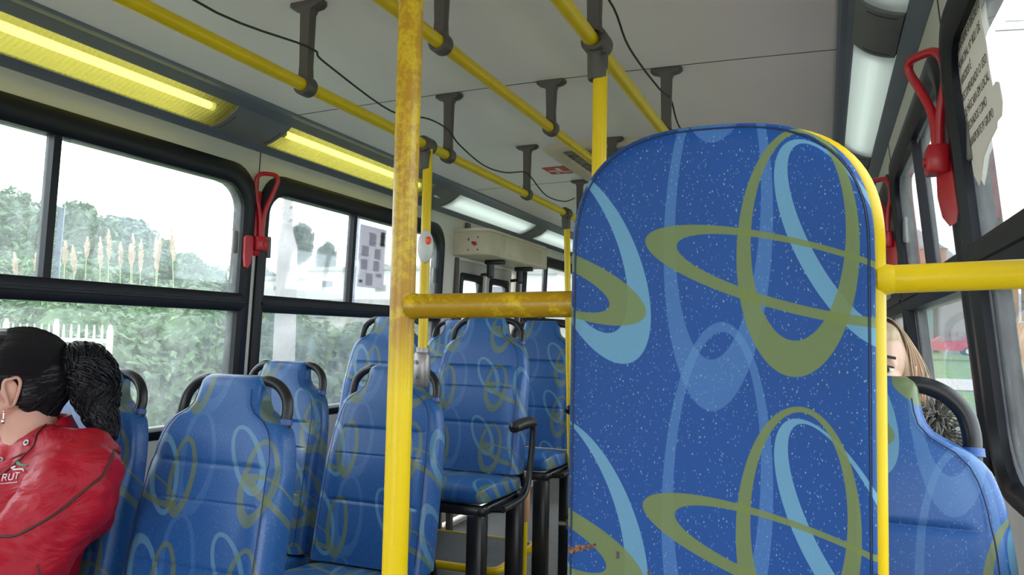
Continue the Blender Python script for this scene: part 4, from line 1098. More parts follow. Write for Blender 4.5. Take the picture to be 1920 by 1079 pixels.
# chest badge: white capitals, a small line beneath, white arrow and green leaf
M['embroid'] = mat('white_embroidery', (.80, .62, .68), .6); M['leaf_embroid'] = mat('green_embroidery', (.04, .26, .14), .6)
def stitched(name, polys, m):
    b = MB()
    for pl_ in polys:
        pts = []
        for (u, v) in pl_:
            q, n_ = onj(rayd(u, v), .0022)
            if q is not None: pts.append((q, n_))
        if len(pts) == len(pl_):
            n0 = len(b.v); b.v += [tuple(q) for q, _ in pts] + [tuple(q - n_ * .003) for q, n_ in pts]; k_ = len(pts)
            b.f.append(tuple(n0 + i for i in range(k_))); b.f += [(n0 + i, n0 + (i + 1) % k_, n0 + k_ + (i + 1) % k_, n0 + k_ + i) for i in range(k_)]
    if b.v: return obj(name, b, m, jk, smooth=False)
def bar(x0, y0, x1, y1, w):
    dx, dy = x1 - x0, y1 - y0; L = math.hypot(dx, dy) or 1; nx, ny = -dy / L * w / 2, dx / L * w / 2
    return [(x0 + nx, y0 + ny), (x1 + nx, y1 + ny), (x1 - nx, y1 - ny), (x0 - nx, y0 - ny)]
L_ = []
S = lambda x, y: (x + (898 - y) * .25, y)
def seg(x0, y0, x1, y1, w=1.8): L_.append(bar(*S(x0, y0), *S(x1, y1), w))
x = -6
for ch in 'ERUT':   # capital strokes, 12 px high
    if ch == 'E': seg(x, 903, x, 891); seg(x, 892, x + 6, 892); seg(x, 897, x + 5, 897); seg(x, 902, x + 6, 902)
    if ch == 'R': seg(x, 903, x, 890); seg(x, 890.8, x + 6, 890.8); seg(x + 6, 890, x + 6, 896); seg(x, 896, x + 6, 896); seg(x + 3, 896, x + 8, 902)
    if ch == 'U': seg(x, 889, x, 899); seg(x, 899, x + 3, 901); seg(x + 3, 901, x + 8, 899.5); seg(x + 8, 900, x + 8.4, 888)
    if ch == 'T': seg(x - 1, 887.5, x + 8, 887.5, 1.5); seg(x + 3, 887, x + 3, 899, 1.5)
    x += 11.5
for i in range(9): L_.append(bar(2 + i * 3.6, 908 - i * .35, 4.4 + i * 3.6, 907.8 - i * .35, 1.8))
L_.append(bar(22, 879, 30, 875, 2.6)); L_.append(bar(25, 881.5, 44, 880, 2.4)); L_.append(bar(43, 879, 46, 884, 2.2))
stitched('chest_lettering', L_, M['embroid'])
stitched('chest_leaf', [[(31, 868), (36, 866), (41, 870), (46, 872.5), (54, 873), (50, 875), (40, 874.5), (33, 872)]], M['leaf_embroid'])
b = MB(); b.capsule((-1.82, 1.22, -.635), (-1.84, .86, -.665), .090, .070); b.capsule((-1.84, .86, -.665), (-1.84, .80, -1.08), .070, .050)
b.capsule((-1.66, 1.22, -.635), (-1.64, .86, -.665), .090, .070); b.capsule((-1.64, .86, -.665), (-1.64, .80, -1.08), .070, .050)
remesh('trousers', b, M['trousers'], woman, voxel=.012, smooth=4)
b = MB()
for x_ in (-1.84, -1.64): b.capsule((x_, .80, -1.125), (x_, .68, -1.135), .044, .034)
remesh('shoes', b, M['black'], woman, voxel=.008, smooth=3)

# --- the long-haired passenger on the right
girl = empty('person', (.07, 2.02, FLOOR), 'person with loose light brown hair and a fur-trimmed coat behind the nearest right seat', 'person')
Fg = Vector((-.10, -.995, 0)).normalized(); Lg = Vector((.995, -.10, 0)).normalized()
gc = Vector((.098, 1.975, -.060))
b, Wg, Rg = head_mesh(Fg, Lg, gc, .98)
b.capsule(Wg(-.02, 0, -.06), (.07, 2.02, -.24), .052, .056)
for sg, (sx_, ex_, wx_) in ((-1, (-.06, -.11, .01)), (1, (.18, .22, .14))):
    b.capsule((.07, 2.01, -.27), (sx_, 1.98, -.32), .045, .04); b.capsule((sx_, 1.98, -.32), (ex_, 1.88, -.50), .04, .034); b.capsule((ex_, 1.88, -.50), (wx_, 1.76, -.485), .032, .026)
    hand(b, (wx_, 1.74, -.48), (-.3 * sg, -.9, 0), (0, 0, 1))
remesh('body', b, M['skinpale'], girl, voxel=.0045, smooth=3)
face_bits(Wg, Rg, girl, .98); ear(Wg, Rg, 1, M['skinpale'], girl); ear(Wg, Rg, -1, M['skinpale'], girl)
b = MB(); b.ellip(Wg(-.030, 0, .034), (.096, .080, .088), R=Rg); b.ellip(Wg(.016, .0, .076), (.064, .060, .038), R=Rg)
for k_ in (-1, 1):
    b.capsule(Wg(.030, k_ * .040, .082), Wg(.005, k_ * .072, .0), .016, .014); b.capsule(Wg(.005, k_ * .072, .0), Wg(.0, k_ * .078, -.15), .014, .018); b.capsule(Wg(-.03, k_ * .066, -.0), Wg(-.02, k_ * .072, -.18), .026, .028)
ghair = remesh('hair', b, M['hairblond'], girl, voxel=.005, smooth=6)
b = MB(); rnd = random.Random(5)
for i in range(150):
    s_ = 1 if rnd.random() < .72 else -1; a = rnd.uniform(.15, 1.35)
    st = Wg(rnd.uniform(-.04, .055), s_ * .010, .125 - rnd.uniform(0, .006)); fl = rnd.uniform(-.012, .006) if rnd.random() < .8 else rnd.uniform(.006, .03)
    f0 = rnd.uniform(-.06, .022)
    pts = [st, Wg(f0, s_ * (.045), .112), Wg(f0, s_ * (.074 + fl * .3), .062), Wg(f0 * .9, s_ * (.086 + fl), -.005 + rnd.uniform(-.01, .01)), Wg(f0 * .7, s_ * (.092 + fl * rnd.uniform(.3, 1.6)), -.07), Wg(f0 * .6, s_ * (.092 + fl * .3), -.15)]
    b.tube(smooth_path(pts, 4), .0011, n=4)
obj('hair_strand', b, M['hairblond'], ghair)
b = MB(); b.capsule((.05, 1.95, -.54), (.05, 1.98, -.40), .115, .115); b.capsule((-.06, 2.00, -.30), (.19, 2.00, -.295), .075, .072); b.capsule((-.04, 1.99, -.40), (.15, 1.99, -.40), .10, .095)
b.capsule((.195, 1.98, -.32), (.215, 1.88, -.50), .058, .050); b.capsule((-.09, 1.98, -.32), (-.11, 1.88, -.50), .062, .054)
b.capsule((.215, 1.88, -.50), (.15, 1.77, -.487), .048, .038); b.capsule((-.11, 1.88, -.50), (.0, 1.77, -.487), .048, .038)
coat = remesh('coat', b, mat('grey_pink_coat', (.36, .31, .30), .8, var=.1, vscale=15), girl, voxel=.009, smooth=5, bump=.012, bscale=.06)
b = MB(); 
def tuft(c, n_, r0, ln, names, m, par):
    b = MB()
    for i in range(n_):
        d = Vector((rnd.gauss(0, 1), rnd.gauss(0, 1), rnd.gauss(0, 1))).normalized(); p0 = Vector(c) + Vector((d.x * r0[0], d.y * r0[1], d.z * r0[2]))
        d2 = (d + Vector((rnd.gauss(0, .35), rnd.gauss(0, .35), rnd.gauss(-.2, .35)))).normalized()
        b.tube([p0 - d * .01, p0 + d2 * ln * .5, p0 + d2 * ln + Vector((0, 0, -ln * .25))], [.0022, .0016, .0004], n=4)
    return obj(names, b, m, par)
fur = mat('black_white_fur', (.16, .15, .14), .8, var=.9, vscale=40)
b = MB(); b.capsule((.13, 1.955, -.195), (.235, 1.955, -.225), .030, .026); b.capsule((.13, 1.955, -.195), (.0, 1.955, -.20), .032, .03); fc = obj('fur_collar', b, fur, coat)
for c in ((.235, 1.955, -.20), (.222, 1.95, -.165), (.19, 1.955, -.20), (.13, 1.95, -.19), (.06, 1.95, -.2), (.0, 1.955, -.2)): tuft(c, 170, (.026, .022, .026), .032, 'fur_hair', fur, fc)
b = MB(); b.capsule((.0, 1.93, -.585), (-.01, 1.60, -.60), .082, .065); b.capsule((-.01, 1.60, -.60), (-.01, 1.56, -1.02), .065, .05); b.capsule((.11, 1.93, -.585), (.13, 1.60, -.60), .082, .065); b.capsule((.13, 1.60, -.60), (.14, 1.56, -1.02), .065, .05)
remesh('trousers', b, M['trousers'], girl, voxel=.012, smooth=3)
b = MB()
for x_ in (-.01, .14): b.capsule((x_, 1.56, -1.06), (x_, 1.45, -1.075), .042, .032)
remesh('shoes', b, M['black'], girl, voxel=.008, smooth=3)

# ------------------------------------------------------------------ outside
GZ = -2.15
def leafmat(name, c1, c2, c3=None):
    m = bpy.data.materials.new(name); t = NT(m)
    n1 = t.noise(2.2, 3); n2 = t.noise(14, 2)
    col = t.mix(t.ramp(n1, .35, .65), rgb(c1), rgb(c2))
    if c3: col = t.mix(t.ramp(n2, .55, .75), col, rgb(c3))
    t.link(col, t.b.inputs['Base Color']); t.b.inputs['Roughness'].default_value = .55
    t.b.inputs['Subsurface Weight'].default_value = 0
    tl = t.node('ShaderNodeBsdfTranslucent'); t.link(col, tl.inputs[0]); mx = t.node('ShaderNodeMixShader'); mx.inputs[0].default_value = .35
    t.link(t.b.outputs[0], mx.inputs[1]); t.link(tl.outputs[0], mx.inputs[2]); t.link(mx.outputs[0], t.n['Material Output'].inputs[0]); return m
M['bush'] = leafmat('bush_leaves', (.022, .065, .026), (.075, .16, .055), (.20, .31, .15))
M['bush2'] = leafmat('olive_bush_leaves', (.04, .075, .028), (.09, .15, .055), (.18, .24, .10))
M['tree'] = leafmat('tree_leaves', (.03, .075, .04), (.06, .14, .06), (.12, .21, .10))
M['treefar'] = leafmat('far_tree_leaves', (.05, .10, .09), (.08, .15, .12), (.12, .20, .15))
M['bark'] = mat('tree_bark', (.10, .08, .06), .8)
M['grass'] = mat('grass', (.10, .21, .05), .9, var=.25, vscale=1.5)
M['wildgrass'] = mat('wild_grass', (.13, .20, .07), .9, var=.4, vscale=2)
M['white_building'] = mat('white_render', (.78, .78, .78), .8, var=.03)
M['concrete'] = mat('grey_concrete_post', (.42, .39, .40), .8, var=.2, vscale=4)
M['plume'] = mat('pampas_plume', (.40, .30, .21), .8, var=.2)
M['stem'] = mat('pampas_stem', (.30, .32, .14), .8)
M['fence'] = mat('white_fence_paint', (.75, .76, .76), .5)

def canopy_mesh(name, rx, ry, rz, n, size, seed, m, lumps=9):
    r_ = random.Random(seed); b = MB(); blobs = [(Vector((0, 0, 0)), 1.0)]
    for i in range(lumps):
        d = Vector((r_.gauss(0, 1), r_.gauss(0, 1), r_.gauss(.2, .8))).normalized(); blobs.append((d * r_.uniform(.45, .75), r_.uniform(.28, .5)))
    for i in range(n):
        c, rr_ = r_.choice(blobs) if r_.random() < .8 else blobs[0]
        d = Vector((r_.gauss(0, 1), r_.gauss(0, 1), r_.gauss(0, 1))).normalized()
        p = c + d * rr_ * (r_.uniform(.75, 1.05)) * (1 if rr_ < .9 else .8); p = Vector((p.x * rx, p.y * ry, p.z * rz))
        nn = (d + Vector((r_.gauss(0, .6), r_.gauss(0, .6), r_.gauss(.3, .6)))).normalized(); u = nn.cross(Vector((r_.gauss(0, 1), r_.gauss(0, 1), r_.gauss(0, 1)))).normalized(); w = nn.cross(u)
        s_ = size * r_.uniform(.6, 1.3); n0 = len(b.v)
        b.v += [tuple(p - u * s_), tuple(p + w * s_ * .45 + nn * s_ * .1), tuple(p + u * s_), tuple(p - w * s_ * .45 + nn * s_ * .1)]; b.f.append((n0, n0 + 1, n0 + 2, n0 + 3))
    # dark inner mass so the crown is not see-through
    for c, rr_ in blobs: b.ellip((c.x * rx, c.y * ry, c.z * rz), (rx * rr_ * .70, ry * rr_ * .70, rz * rr_ * .70), n=10, m=6)
    me = bpy.data.meshes.new(name); me.from_pydata(b.v, [], b.f); me.materials.append(m); return me
bush_meshes = [canopy_mesh('bush_foliage', 1.5, 1.3, 1.35, 5200, .085, 20 + i, M['bush'] if i < 2 else M['bush2']) for i in range(3)]
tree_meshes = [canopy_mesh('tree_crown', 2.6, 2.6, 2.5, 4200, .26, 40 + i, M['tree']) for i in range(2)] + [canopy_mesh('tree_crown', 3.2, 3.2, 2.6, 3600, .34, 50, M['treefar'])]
mt_ = MB(); mt_.tube([(0, 0, 0), (0.02, 0, 1.2), (0, .03, 2.4)], [.16, .13, .08], n=10)
trunk_me = bpy.data.meshes.new('trunk'); trunk_me.from_pydata(mt_.v, [], mt_.f); trunk_me.materials.append(M['bark'])
ms_ = MB()
for i in range(7):
    a = i * .9; ms_.tube([(.05 * math.cos(a), .05 * math.sin(a), 0), (.3 * math.cos(a), .3 * math.sin(a), .7), (.55 * math.cos(a), .55 * math.sin(a), 1.3)], [.03, .022, .012], n=6)
stem_me = bpy.data.meshes.new('stem'); stem_me.from_pydata(ms_.v, [], ms_.f); stem_me.materials.append(M['bark'])
def plant(name, me, tme, x, y, z, s_, rz, hz, lab, cat, grp, part='crown'):
    root = empty(name, (x, y, z), lab, cat, grp)
    root.rotation_euler.z = rz; root.scale = (s_, s_, s_ * hz)
    o = bpy.data.objects.new(part, me); C.objects.link(o); o.parent = root; o.location = (0, 0, 1.35 if name == 'bush' else 3.2)
    t_ = bpy.data.objects.new('stem' if name == 'bush' else 'trunk', tme); C.objects.link(t_); t_.parent = root
    return root
import numpy as np
def mass(name, items, m, loc, lab, cat):
    """one object for foliage nobody could count: transformed copies of a canopy merged together"""
    V_, L_, S_, T_ = [], [], [], []; nv = 0; nl = 0
    for (me, M4) in items:
        n = len(me.vertices); co = np.empty(n * 3, 'f'); me.vertices.foreach_get('co', co); co = co.reshape(-1, 3)
        A = np.array(M4); co = co @ A[:3, :3].T + A[:3, 3] - np.array(loc); V_.append(co)
        k_ = len(me.loops); li = np.empty(k_, 'i'); me.loops.foreach_get('vertex_index', li); L_.append(li + nv)
        p_ = len(me.polygons); ls = np.empty(p_, 'i'); me.polygons.foreach_get('loop_start', ls); S_.append(ls + nl)
        nv += n; nl += k_
    me = bpy.data.meshes.new(name); co = np.concatenate(V_).astype('f'); li = np.concatenate(L_); ls = np.concatenate(S_)
    me.vertices.add(nv); me.vertices.foreach_set('co', co.ravel()); me.loops.add(nl); me.loops.foreach_set('vertex_index', li)
    me.polygons.add(len(ls)); me.polygons.foreach_set('loop_start', ls); me.update(calc_edges=True); me.validate(); me.materials.append(m)
    o = bpy.data.objects.new(name, me); C.objects.link(o); o.location = loc
    return tag(o, lab, cat, kind='stuff')
# ground and hill on the left
def hillz(x, y):
    d = math.hypot(x, y); k_ = x / y if y > .1 else -9
    prof_ = [(-3.0, .27), (-1.48, .235), (-1.34, .20), (-1.17, .165), (-1.065, .115), (-.91, .062), (-.75, .035), (-.3, .02), (0, .0)]
    e = .27
    for (a, v0), (c, v1) in zip(prof_, prof_[1:]):
        if a <= k_ <= c: e = v0 + (v1 - v0) * (k_ - a) / (c - a)
    if k_ > 0: e = 0
    yy = max(y, 0); f_ = max(0, min(1, (d - 30) / 34)); f_ = f_ * f_ * (3 - 2 * f_)
    return GZ + f_ * max(0, .80 * e * min(yy, 45) - GZ * .6)
b = MB(); NX, NY = 50, 44; vs = []
for j in range(NY + 1):
    for i in range(NX + 1):
        x = -2.6 - 74 * (i / NX) ** 1.4; y = -25 + 105 * (j / NY); vs.append((x, y, hillz(x, y)))
fs = [(j * (NX + 1) + i, j * (NX + 1) + i + 1, (j + 1) * (NX + 1) + i + 1, (j + 1) * (NX + 1) + i) for j in range(NY) for i in range(NX)]
b.add(vs, fs); tag(obj('hillside_ground', b, M['wildgrass'], smooth=True), kind='structure')
rnd = random.Random(17)
# trees on the hillside, by bearing (x/y) and distance
TL = ['tall dark green tree at the far left of the hillside', 'broad green tree under the skyline at the left picture edge', 'green tree just left of the first window divider', 'rounded green tree behind the first window divider', 'tall pale green tree just right of the first window divider', 'bluish green tree on the hillside above the pampas plumes', 'dark bluish tree crown on the ridge in the middle of the first window', 'lower ridge tree to the right of the dark crown', 'small ridge tree above the right pampas plumes', 'low far tree on the ridge near the window latch', 'last low tree of the ridge beside the window corner', 'green tree low on the slope at the left picture edge', 'tree low on the slope behind the window divider', 'tree on the lower slope behind the leftmost plumes', 'tree on the lower slope behind the middle plumes', 'tree on the lower slope behind the right plumes',
      'second-rank tree high on the left edge slope', 'second-rank tree above the low left tree', 'second-rank tree right behind the window divider', 'second-rank tree under the pale tall tree', 'second-rank tree under the bluish tree', 'second-rank tree under the small ridge tree', 'nearer slope tree between the left edge and the divider', 'nearer slope tree above the leftmost plumes', 'nearer slope tree above the middle plumes', 'second-rank tree below the end of the ridge']
TP = [(-1.62, 30, 1.05, 1.1, .29), (-1.50, 29, 1.0, 1.05, .27), (-1.40, 30, 1.0, 1, .235), (-1.325, 30, .95, .95, .225), (-1.285, 27, .85, 1.1, .232), (-1.235, 31, .85, .95, .185), (-1.175, 34, .95, 1.0, .200), (-1.10, 36, .85, .9, .165), (-1.03, 40, .9, .85, .135), (-.965, 46, .9, .8, .112), (-.91, 52, .9, .8, .095), (-1.53, 22, 1.0, .9, .16), (-1.36, 22, 1.0, .9, .14), (-1.25, 23, .95, .85, .12), (-1.13, 25, .95, .8, .10), (-1.0, 28, 1.0, .8, .085),
      (-1.56, 26, 1.0, 1, .225), (-1.45, 26, .95, 1, .20), (-1.35, 26, .9, 1, .185), (-1.24, 27, .9, 1, .165), (-1.16, 29, .9, .9, .155), (-1.08, 32, .9, .85, .13), (-1.43, 19, .9, .9, .13), (-1.19, 20, .9, .85, .10), (-1.06, 23, .9, .8, .09), (-.95, 34, .95, .8, .09)]
woods = []
for i, ((k_, y, s_, hz_, e), lab) in enumerate(zip(TP, TL)):
    x = k_ * y; ztop = e * y; z = ztop - 5.7 * s_ * hz_
    if i not in (0, 4, 6, 8):
        woods.append((tree_meshes[i % 2], Matrix.Translation((x, y, z)) @ Matrix.Rotation(rnd.uniform(0, 6), 4, 'Z') @ Matrix.Diagonal((s_, s_, s_ * hz_, 1)) @ Matrix.Translation((0, 0, 3.2)))); continue
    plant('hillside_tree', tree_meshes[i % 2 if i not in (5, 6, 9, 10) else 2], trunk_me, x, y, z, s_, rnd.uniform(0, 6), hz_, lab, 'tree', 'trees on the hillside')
mass('hillside_woods', woods, M['tree'], (-35, 26, GZ), 'dense green woods covering the hillside outside the first left window', 'woods')
# bushes between bus and hill
und = [[], []]
BP = []
for (k_, y, e, s_) in ((-1.75, 5.2, .06, 1.0), (-1.55, 5.6, .07, 1.0), (-1.38, 6.0, .06, 1.0), (-1.22, 6.3, .05, 1.0), (-1.06, 6.8, .055, 1.05), (-.93, 7.3, .05, 1.05), (-.83, 8.4, .035, 1.05), (-.73, 9.2, .028, 1.1), (-.65, 9.8, .022, 1.1), (-.57, 10.6, .02, 1.1), (-.50, 11.6, .02, 1.2),
                      (-1.62, 8.6, .15, 1.35), (-1.47, 9.2, .125, 1.3), (-1.33, 9.8, .10, 1.3), (-1.20, 10.2, .085, 1.3), (-1.09, 10.8, .075, 1.3), (-.99, 11.5, .062, 1.25), (-.90, 12.6, .05, 1.3),
                      (-1.62, 7.4, .075, 1.0), (-1.45, 7.5, .07, 1.0), (-1.30, 7.7, .068, 1.0), (-1.18, 7.8, .062, 1.0), (-1.07, 8.0, .060, 1.0), (-1.48, 13.5, .15, 1.7), (-1.30, 14.5, .125, 1.7), (-1.13, 16, .10, 1.7), (-.98, 18, .08, 1.7), (-.86, 19, .045, 1.5), (-.70, 15, .026, 1.4), (-.60, 16, .024, 1.4)):
    BP.append((k_, y, e, s_))
for i, (k_, y, e, s_) in enumerate(BP):
    x = k_ * y; top = e * y; hz_ = (top - GZ) / (2.75 * s_)
    q_ = (i * 2 + (1 if i > 5 else 0)) % 3
    und[1 if q_ == 2 else 0].append((bush_meshes[q_], Matrix.Translation((x, y, GZ - .1)) @ Matrix.Rotation(rnd.uniform(0, 6), 4, 'Z') @ Matrix.Diagonal((s_, s_, s_ * hz_, 1)) @ Matrix.Translation((0, 0, 1.35))))
mass('undergrowth', und[0] + und[1], M['bush'], (-9, 9, GZ), 'thick green undergrowth of leafy shrubs outside the left windows', 'undergrowth')
# trees by the white buildings
for (k_, y, e, s_, hz_, lab) in ((-.722, 52, .140, .27, 2.6, 'thin dark tree above the white building in the second window'), (-.775, 40, .172, .30, 2.0, 'dark tree crown directly behind the concrete pole'), (-.655, 60, .098, .9, .6, 'low far trees to the right of the thin tree'), (-.87, 60, .105, 1.0, .7, 'bluish tree left of the concrete pole'), (-.60, 70, .10, 1.2, .7, 'bluish tree behind the poster window')):
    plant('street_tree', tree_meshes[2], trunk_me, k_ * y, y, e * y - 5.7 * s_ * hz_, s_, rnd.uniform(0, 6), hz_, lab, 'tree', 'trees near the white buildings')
# pampas grass plumes
r2 = random.Random(9); PL = [(28, 500), (68, 497), (122, 478), (138, 492), (163, 468), (188, 478), (204, 462), (226, 480), (245, 482), (249, 470), (264, 482), (293, 480), (298, 470), (323, 462)]
wl_ = ['leftmost pampas plume, leaning left', 'second pampas plume, left of the divider', 'pampas plume touching the divider on its right', 'short thick plume beside the divider', 'tall thin plume, third right of the divider', 'big upright plume below the dark tree', 'tall plume left of the centre of the plume row', 'slim leaning plume in the centre of the row', 'low leaning plume under the centre one', 'upright plume right of the centre', 'plume with a brown lower half', 'broad plume near the right end', 'bright narrow plume near the right end', 'rightmost tall plume near the skyline slope']
for (u, v), lab in zip(PL, wl_):
    d = rayd(u, v); y = r2.uniform(8.2, 9.4); c = d * (y / d.y); ln = r2.uniform(.34, .5); lean = r2.uniform(-.42, .10)
    root = empty('pampas_plume', (c.x - lean * 1.2, c.y, GZ), lab, 'grass plume', 'pampas grass plumes outside the first window')
    b = MB(); b.tube(smooth_path([(c.x - lean * 1.2, c.y, GZ), (c.x - lean * .5, c.y, (GZ + c.z) / 2), (c.x, c.y, c.z)], 4), .006, n=6); obj('plume_stem', b, M['stem'], root)
    b = MB(); ax = Vector((lean * .5, 0, 1)).normalized()
    for i in range(150):
        t_ = r2.random(); p0 = c + ax * ln * (t_ - .5); a = r2.uniform(0, 6.28); w_ = .042 * math.sin(PI * min(1, .15 + t_ * .85)) + .008
        d_ = (Vector((math.cos(a) * w_, math.sin(a) * w_, .07))); b.tube([p0, p0 + d_ * .6, p0 + d_ + Vector((0, 0, -.012))], [.005, .006, .001], n=4)
    obj('plume_head', b, M['plume'], root)
# white picket fence
root = empty('picket_fence', (-5.9, 4.3, GZ), 'white metal picket fence outside, behind the head of the person in red', 'fence')
x = -4.98; i = 0
while x > -7.4:
    b = MB(); tk = .022 if i % 7 == 0 else .0085; top = .010 + (.04 if i % 7 == 0 and i else .0)
    b.tube([(x, 4.25, GZ), (x, 4.25, top - .05), (x, 4.25, top)], [tk, tk, tk * .5], n=8); obj('fence_picket', b, M['fence'], root); x -= .082; i += 1
b = MB(); b.box(-7.4, -4.98, 4.235, 4.265, -.125, -.095); b.box(-7.4, -4.98, 4.235, 4.265, -1.9, -1.86); obj('fence_rail', b, M['fence'], root, smooth=False)
# concrete pole
root = empty('concrete_pole', (-5.08, 6.4, GZ), 'pale concrete post tapering to a narrow top, outside the second left window', 'pole')
b = MB(); b.tube([(-5.08, 6.4, GZ), (-5.08, 6.4, .2), (-5.09, 6.4, .85), (-5.10, 6.4, 1.0), (-5.10, 6.4, 1.34)], [.118, .106, .098, .06, .045], n=20); obj('pole_shaft', b, M['concrete'], root)
for z_ in (1.12, 1.25):
    b = MB(); b.tube([(-5.02, 6.38, z_), (-5.18, 6.42, z_)], .012, n=8); obj('step_bolt', b, M['metal'], root)
# white buildings
def building(x0, x1, y0, y1, h, lab, wins, m='white_building', roofc=None, ww=1.0, wh_=.9):
    root = empty('building', ((x0 + x1) / 2, (y0 + y1) / 2, GZ), lab, 'building', 'buildings beyond the bushes')
    b = MB(); b.box(x0, x1, y0, y1, GZ, h); obj('building_wall', b, M[m], root, smooth=False)
    b = MB(); b.box(x0 - .04, x1 + .04, y0 - .2, y1 + .2, h, h + .25); obj('building_roof', b, M['concrete'], root, smooth=False)
    for (wx, wz) in wins:
        b = MB(); b.box(wx - ww / 2, wx + ww / 2, y0 - .05, y0 + .02, wz - wh_ / 2, wz + wh_ / 2); obj('building_window', b, M['winpane'], root, smooth=False)
M['winpane'] = mat('distant_window', (.22, .22, .25), .3)
M['winpink'] = mat('distant_pinkish_wall', (.42, .36, .40), .7)
building(-40.5, -33.5, 45, 52, 3.6, 'white low building to the left of the concrete pole', [(-39.5, 3.0), (-36, 3.0)], ww=1.6, wh_=.3)
building(-33.3, -24, 44, 52, 4.1, 'long white building between the concrete pole and the poster', [(-27.3, 2.9), (-31.5, 3.2)], ww=.8, wh_=.4)
building(-23.7, -15, 44, 52, 3.7, 'white building seen past the poster', [(-22.0, 2.7), (-19.0, 2.7)], ww=1.0, wh_=.5)
building(-23.9, -20.3, 56, 62, 5.6, 'white house seen past the door in the rear left window', [(-22.4, 4.4), (-21.2, 4.4)], ww=1.0, wh_=1.1)
building(-19.7, -16.2, 54, 60, 5.0, 'white house with two windows beside the far yellow pole', [(-18.9, 3.9), (-17.3, 3.9)], ww=.9, wh_=.9)
b = MB(); b.box(-42, -14, 42.9, 43.1, GZ, 2.1); tag(obj('boundary_wall', b, M['concrete'], loc=(-28, 43, GZ), smooth=False), 'low pale boundary wall along the foot of the white buildings', 'wall')
# parapet block far off in first window
building(-37.5, -36.3, 41, 42.5, 4.0, 'tiny white block at the right end of the first window', [(-37.2, 3.4), (-36.7, 3.4)], ww=.28, wh_=.28)

# right side: lawn, paths, car, hill, sheds
b = MB(); vs = []; NX, NY = 20, 40
for j in range(NY + 1):
    for i in range(NX + 1):
        x = 1.0 + 69 * (i / NX) ** 1.5; y = -20 + 190 * (j / NY) ** 1.2; d = max(0, y - 25); z = GZ + .022 * d + .0 * x
        vs.append((x, y, z))
fs = [(j * (NX + 1) + i, (j + 1) * (NX + 1) + i, (j + 1) * (NX + 1) + i + 1, j * (NX + 1) + i + 1) for j in range(NY) for i in range(NX)]
b.add(vs, fs); tag(obj('lawn_ground', b, M['grass']), kind='structure')
def gz_r(y): return GZ + .022 * max(0, y - 25)
M['path'] = mat('pale_concrete_path', (.48, .44, .42), .8, var=.08)
def path(n, y0, y1, x0=1.0, x1=60):
    b = MB(); b.loft([[(x0, y, gz_r(y) + dz) for y, dz in ((y0, .02), (y1, .02), (y1, .05), (y0, .05))], [(x1, y, gz_r(y) + dz) for y, dz in ((y0, .02), (y1, .02), (y1, .05), (y0, .05))]])
    tag(obj('footpath', b, M['path'], smooth=False), kind='structure')
path(1, 8.0, 11.5); path(2, 17.0, 21.0); path(3, 36, 43)
b = MB(); b.box(.6, 4.2, -20, 8.2, GZ + .01, GZ + .035); tag(obj('footpath', b, mat('worn_ground', (.36, .30, .26), .9, var=.2), smooth=False), kind='structure')
# red car
cx, cy = 8.3, 66.0; cz = -.86
root = empty('car', (cx, cy, cz), 'red hatchback car parked beyond the lawn, seen through the second right window', 'car')
prof_c = [(-2.05, .35), (-2.02, .72), (-1.75, .92), (-1.0, 1.0), (-.45, 1.42), (.75, 1.47), (1.45, 1.10), (1.98, .98), (2.08, .62), (2.05, .35)]
b = MB(); b.loft([[(cx + a, cy + w, cz + c * (1 if abs(w) < .7 else .99)) for a, c in prof_c] for w in (-.82, -.7, .7, .82)]); obj('car_body', b, mat('red_car_paint', (.62, .02, .05), .25), root, flat_angle=25)
b = MB(); b.loft([[(cx + a, cy + w, cz + c) for a, c in ((-.85, 1.02), (-.42, 1.36), (.70, 1.40), (1.2, 1.08))] for w in (-.835, .835)]); obj('car_window', b, M['winpane'], root)
for wx in (-1.3, 1.3):
    for wy in (-.8, .8):
        b = MB(); b.tube([(cx + wx, cy + wy - .09, cz + .32), (cx + wx, cy + wy + .09, cz + .32)], .32, n=20); w_ = obj('wheel', b, M['black'], root)
        b = MB(); b.tube([(cx + wx, cy + wy - .10, cz + .32), (cx + wx, cy + wy + .10, cz + .32)], .19, n=16); obj('wheel_rim', b, M['steel'], w_)
# grey hill far right
b = MB(); vs = []; rh = random.Random(2); n = 40; pts_h = []
hp = [(-20, 24), (4, 25.5), (14, 28), (20, 24.5), (26, 19), (34, 13), (44, 8), (60, 5)]
for i in range(n + 1):
    x = -20 + 80 * i / n
    for (a, v0), (c, v1) in zip(hp, hp[1:]):
        if a <= x <= c: zt = v0 + (v1 - v0) * (x - a) / (c - a)
    pts_h.append((x, zt + rh.uniform(-.5, .5)))
b.loft([[(x, 190 - 30, -3) for x, z in pts_h], [(x, 190 - 10, z * .6) for x, z in pts_h], [(x, 190, z) for x, z in pts_h], [(x, 220, z * .8) for x, z in pts_h]], closed=False, cap=False)
tag(obj('distant_hill', b, mat('distant_hill', (.22, .24, .26), .9, var=.2, vscale=.2), loc=(20, 190, -3)), kind='structure')
M['teal'] = mat('teal_sheeting', (.10, .30, .32), .6); M['orangeb'] = mat('orange_brick', (.42, .18, .07), .8); M['greyb'] = mat('grey_shed', (.30, .27, .30), .8); M['pinkb'] = mat('pinkish_wall', (.42, .22, .24), .8)
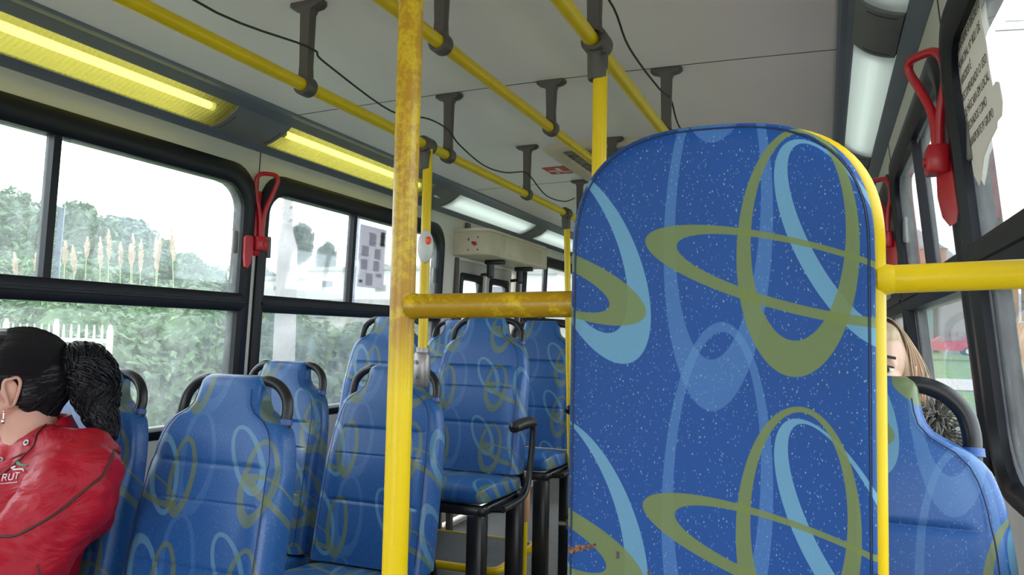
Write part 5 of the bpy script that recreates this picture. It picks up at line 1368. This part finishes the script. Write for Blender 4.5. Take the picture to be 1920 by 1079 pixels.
def shed(x0, x1, y0, y1, h, m, lab):
    z0 = gz_r(y0) - .1
    root = empty('shed', ((x0 + x1) / 2, (y0 + y1) / 2, z0), lab, 'building', 'sheds and houses across the lawn')
    b = MB(); b.box(x0, x1, y0, y1, z0, h); obj('shed_wall', b, M[m], root, smooth=False)
    b = MB(); xm = (x0 + x1) / 2; b.loft([[(x0 - .2, y, h), (x1 + .2, y, h), (xm, y, h + (x1 - x0) * .12)] for y in (y0 - .2, y1)]); obj('shed_roof', b, M['greyb'], root, smooth=False)
    nb = 3 
    for i in range(nb):
        wx = x0 + (x1 - x0) * (i + .5) / nb; b = MB(); b.box(wx - .35, wx + .35, y0 - .04, y0 + .01, z0 + 1.1, z0 + 2.1); obj('shed_window', b, M['winpane'], root, smooth=False)
shed(7.2, 9.2, 82, 88, 5.2, 'teal', 'teal shed above the red car'); shed(9.7, 11.6, 80, 86, 4.6, 'greyb', 'grey shed to the right of the teal shed'); shed(4.7, 6.6, 84, 90, 5.6, 'pinkb', 'pinkish house left of the teal shed')
shed(12.5, 16.5, 84, 92, 7.8, 'orangeb', 'orange brick house beneath the grey hill'); shed(8.8, 12.2, 96, 103, 10.4, 'orangeb', 'taller orange house just under the hill')
shed(17.5, 22.5, 80, 88, 5.4, 'greyb', 'grey house at the right edge through the nearest window'); shed(12.2, 13.9, 60, 64, 1.5, 'orangeb', 'low orange hut at the right through the nearest window')
shed(23, 30, 70, 78, 6.0, 'pinkb', 'long pinkish house beyond the right edge of the lawn')
# road beneath the bus
b = MB(); b.box(-2.6, 1.05, -25, 80, GZ - .05, GZ + .01); tag(obj('road_surface', b, mat('asphalt', (.22, .22, .22), .9), smooth=False), kind='structure')

# power lines in the sky on the right
for (u0, v0, u1, v1, y, r_, lab) in ((1866, 58, 2100, 46, 30, .022, 'lower grey power line crossing the sky in the nearest right window'), (1885, 40, 2100, 32, 30, .014, 'upper thin power line crossing the sky in the nearest right window')):
    a = rayd(u0, v0); c = rayd(u1, v1); a = a * (y / a.y); c = c * (y / c.y); dd = (c - a)
    b = MB(); b.tube([a, c + dd * 1.5], r_, n=6); tag(obj('power_line', b, M['bracket'], loc=tuple(a)), lab, 'power line', 'power lines on the right')
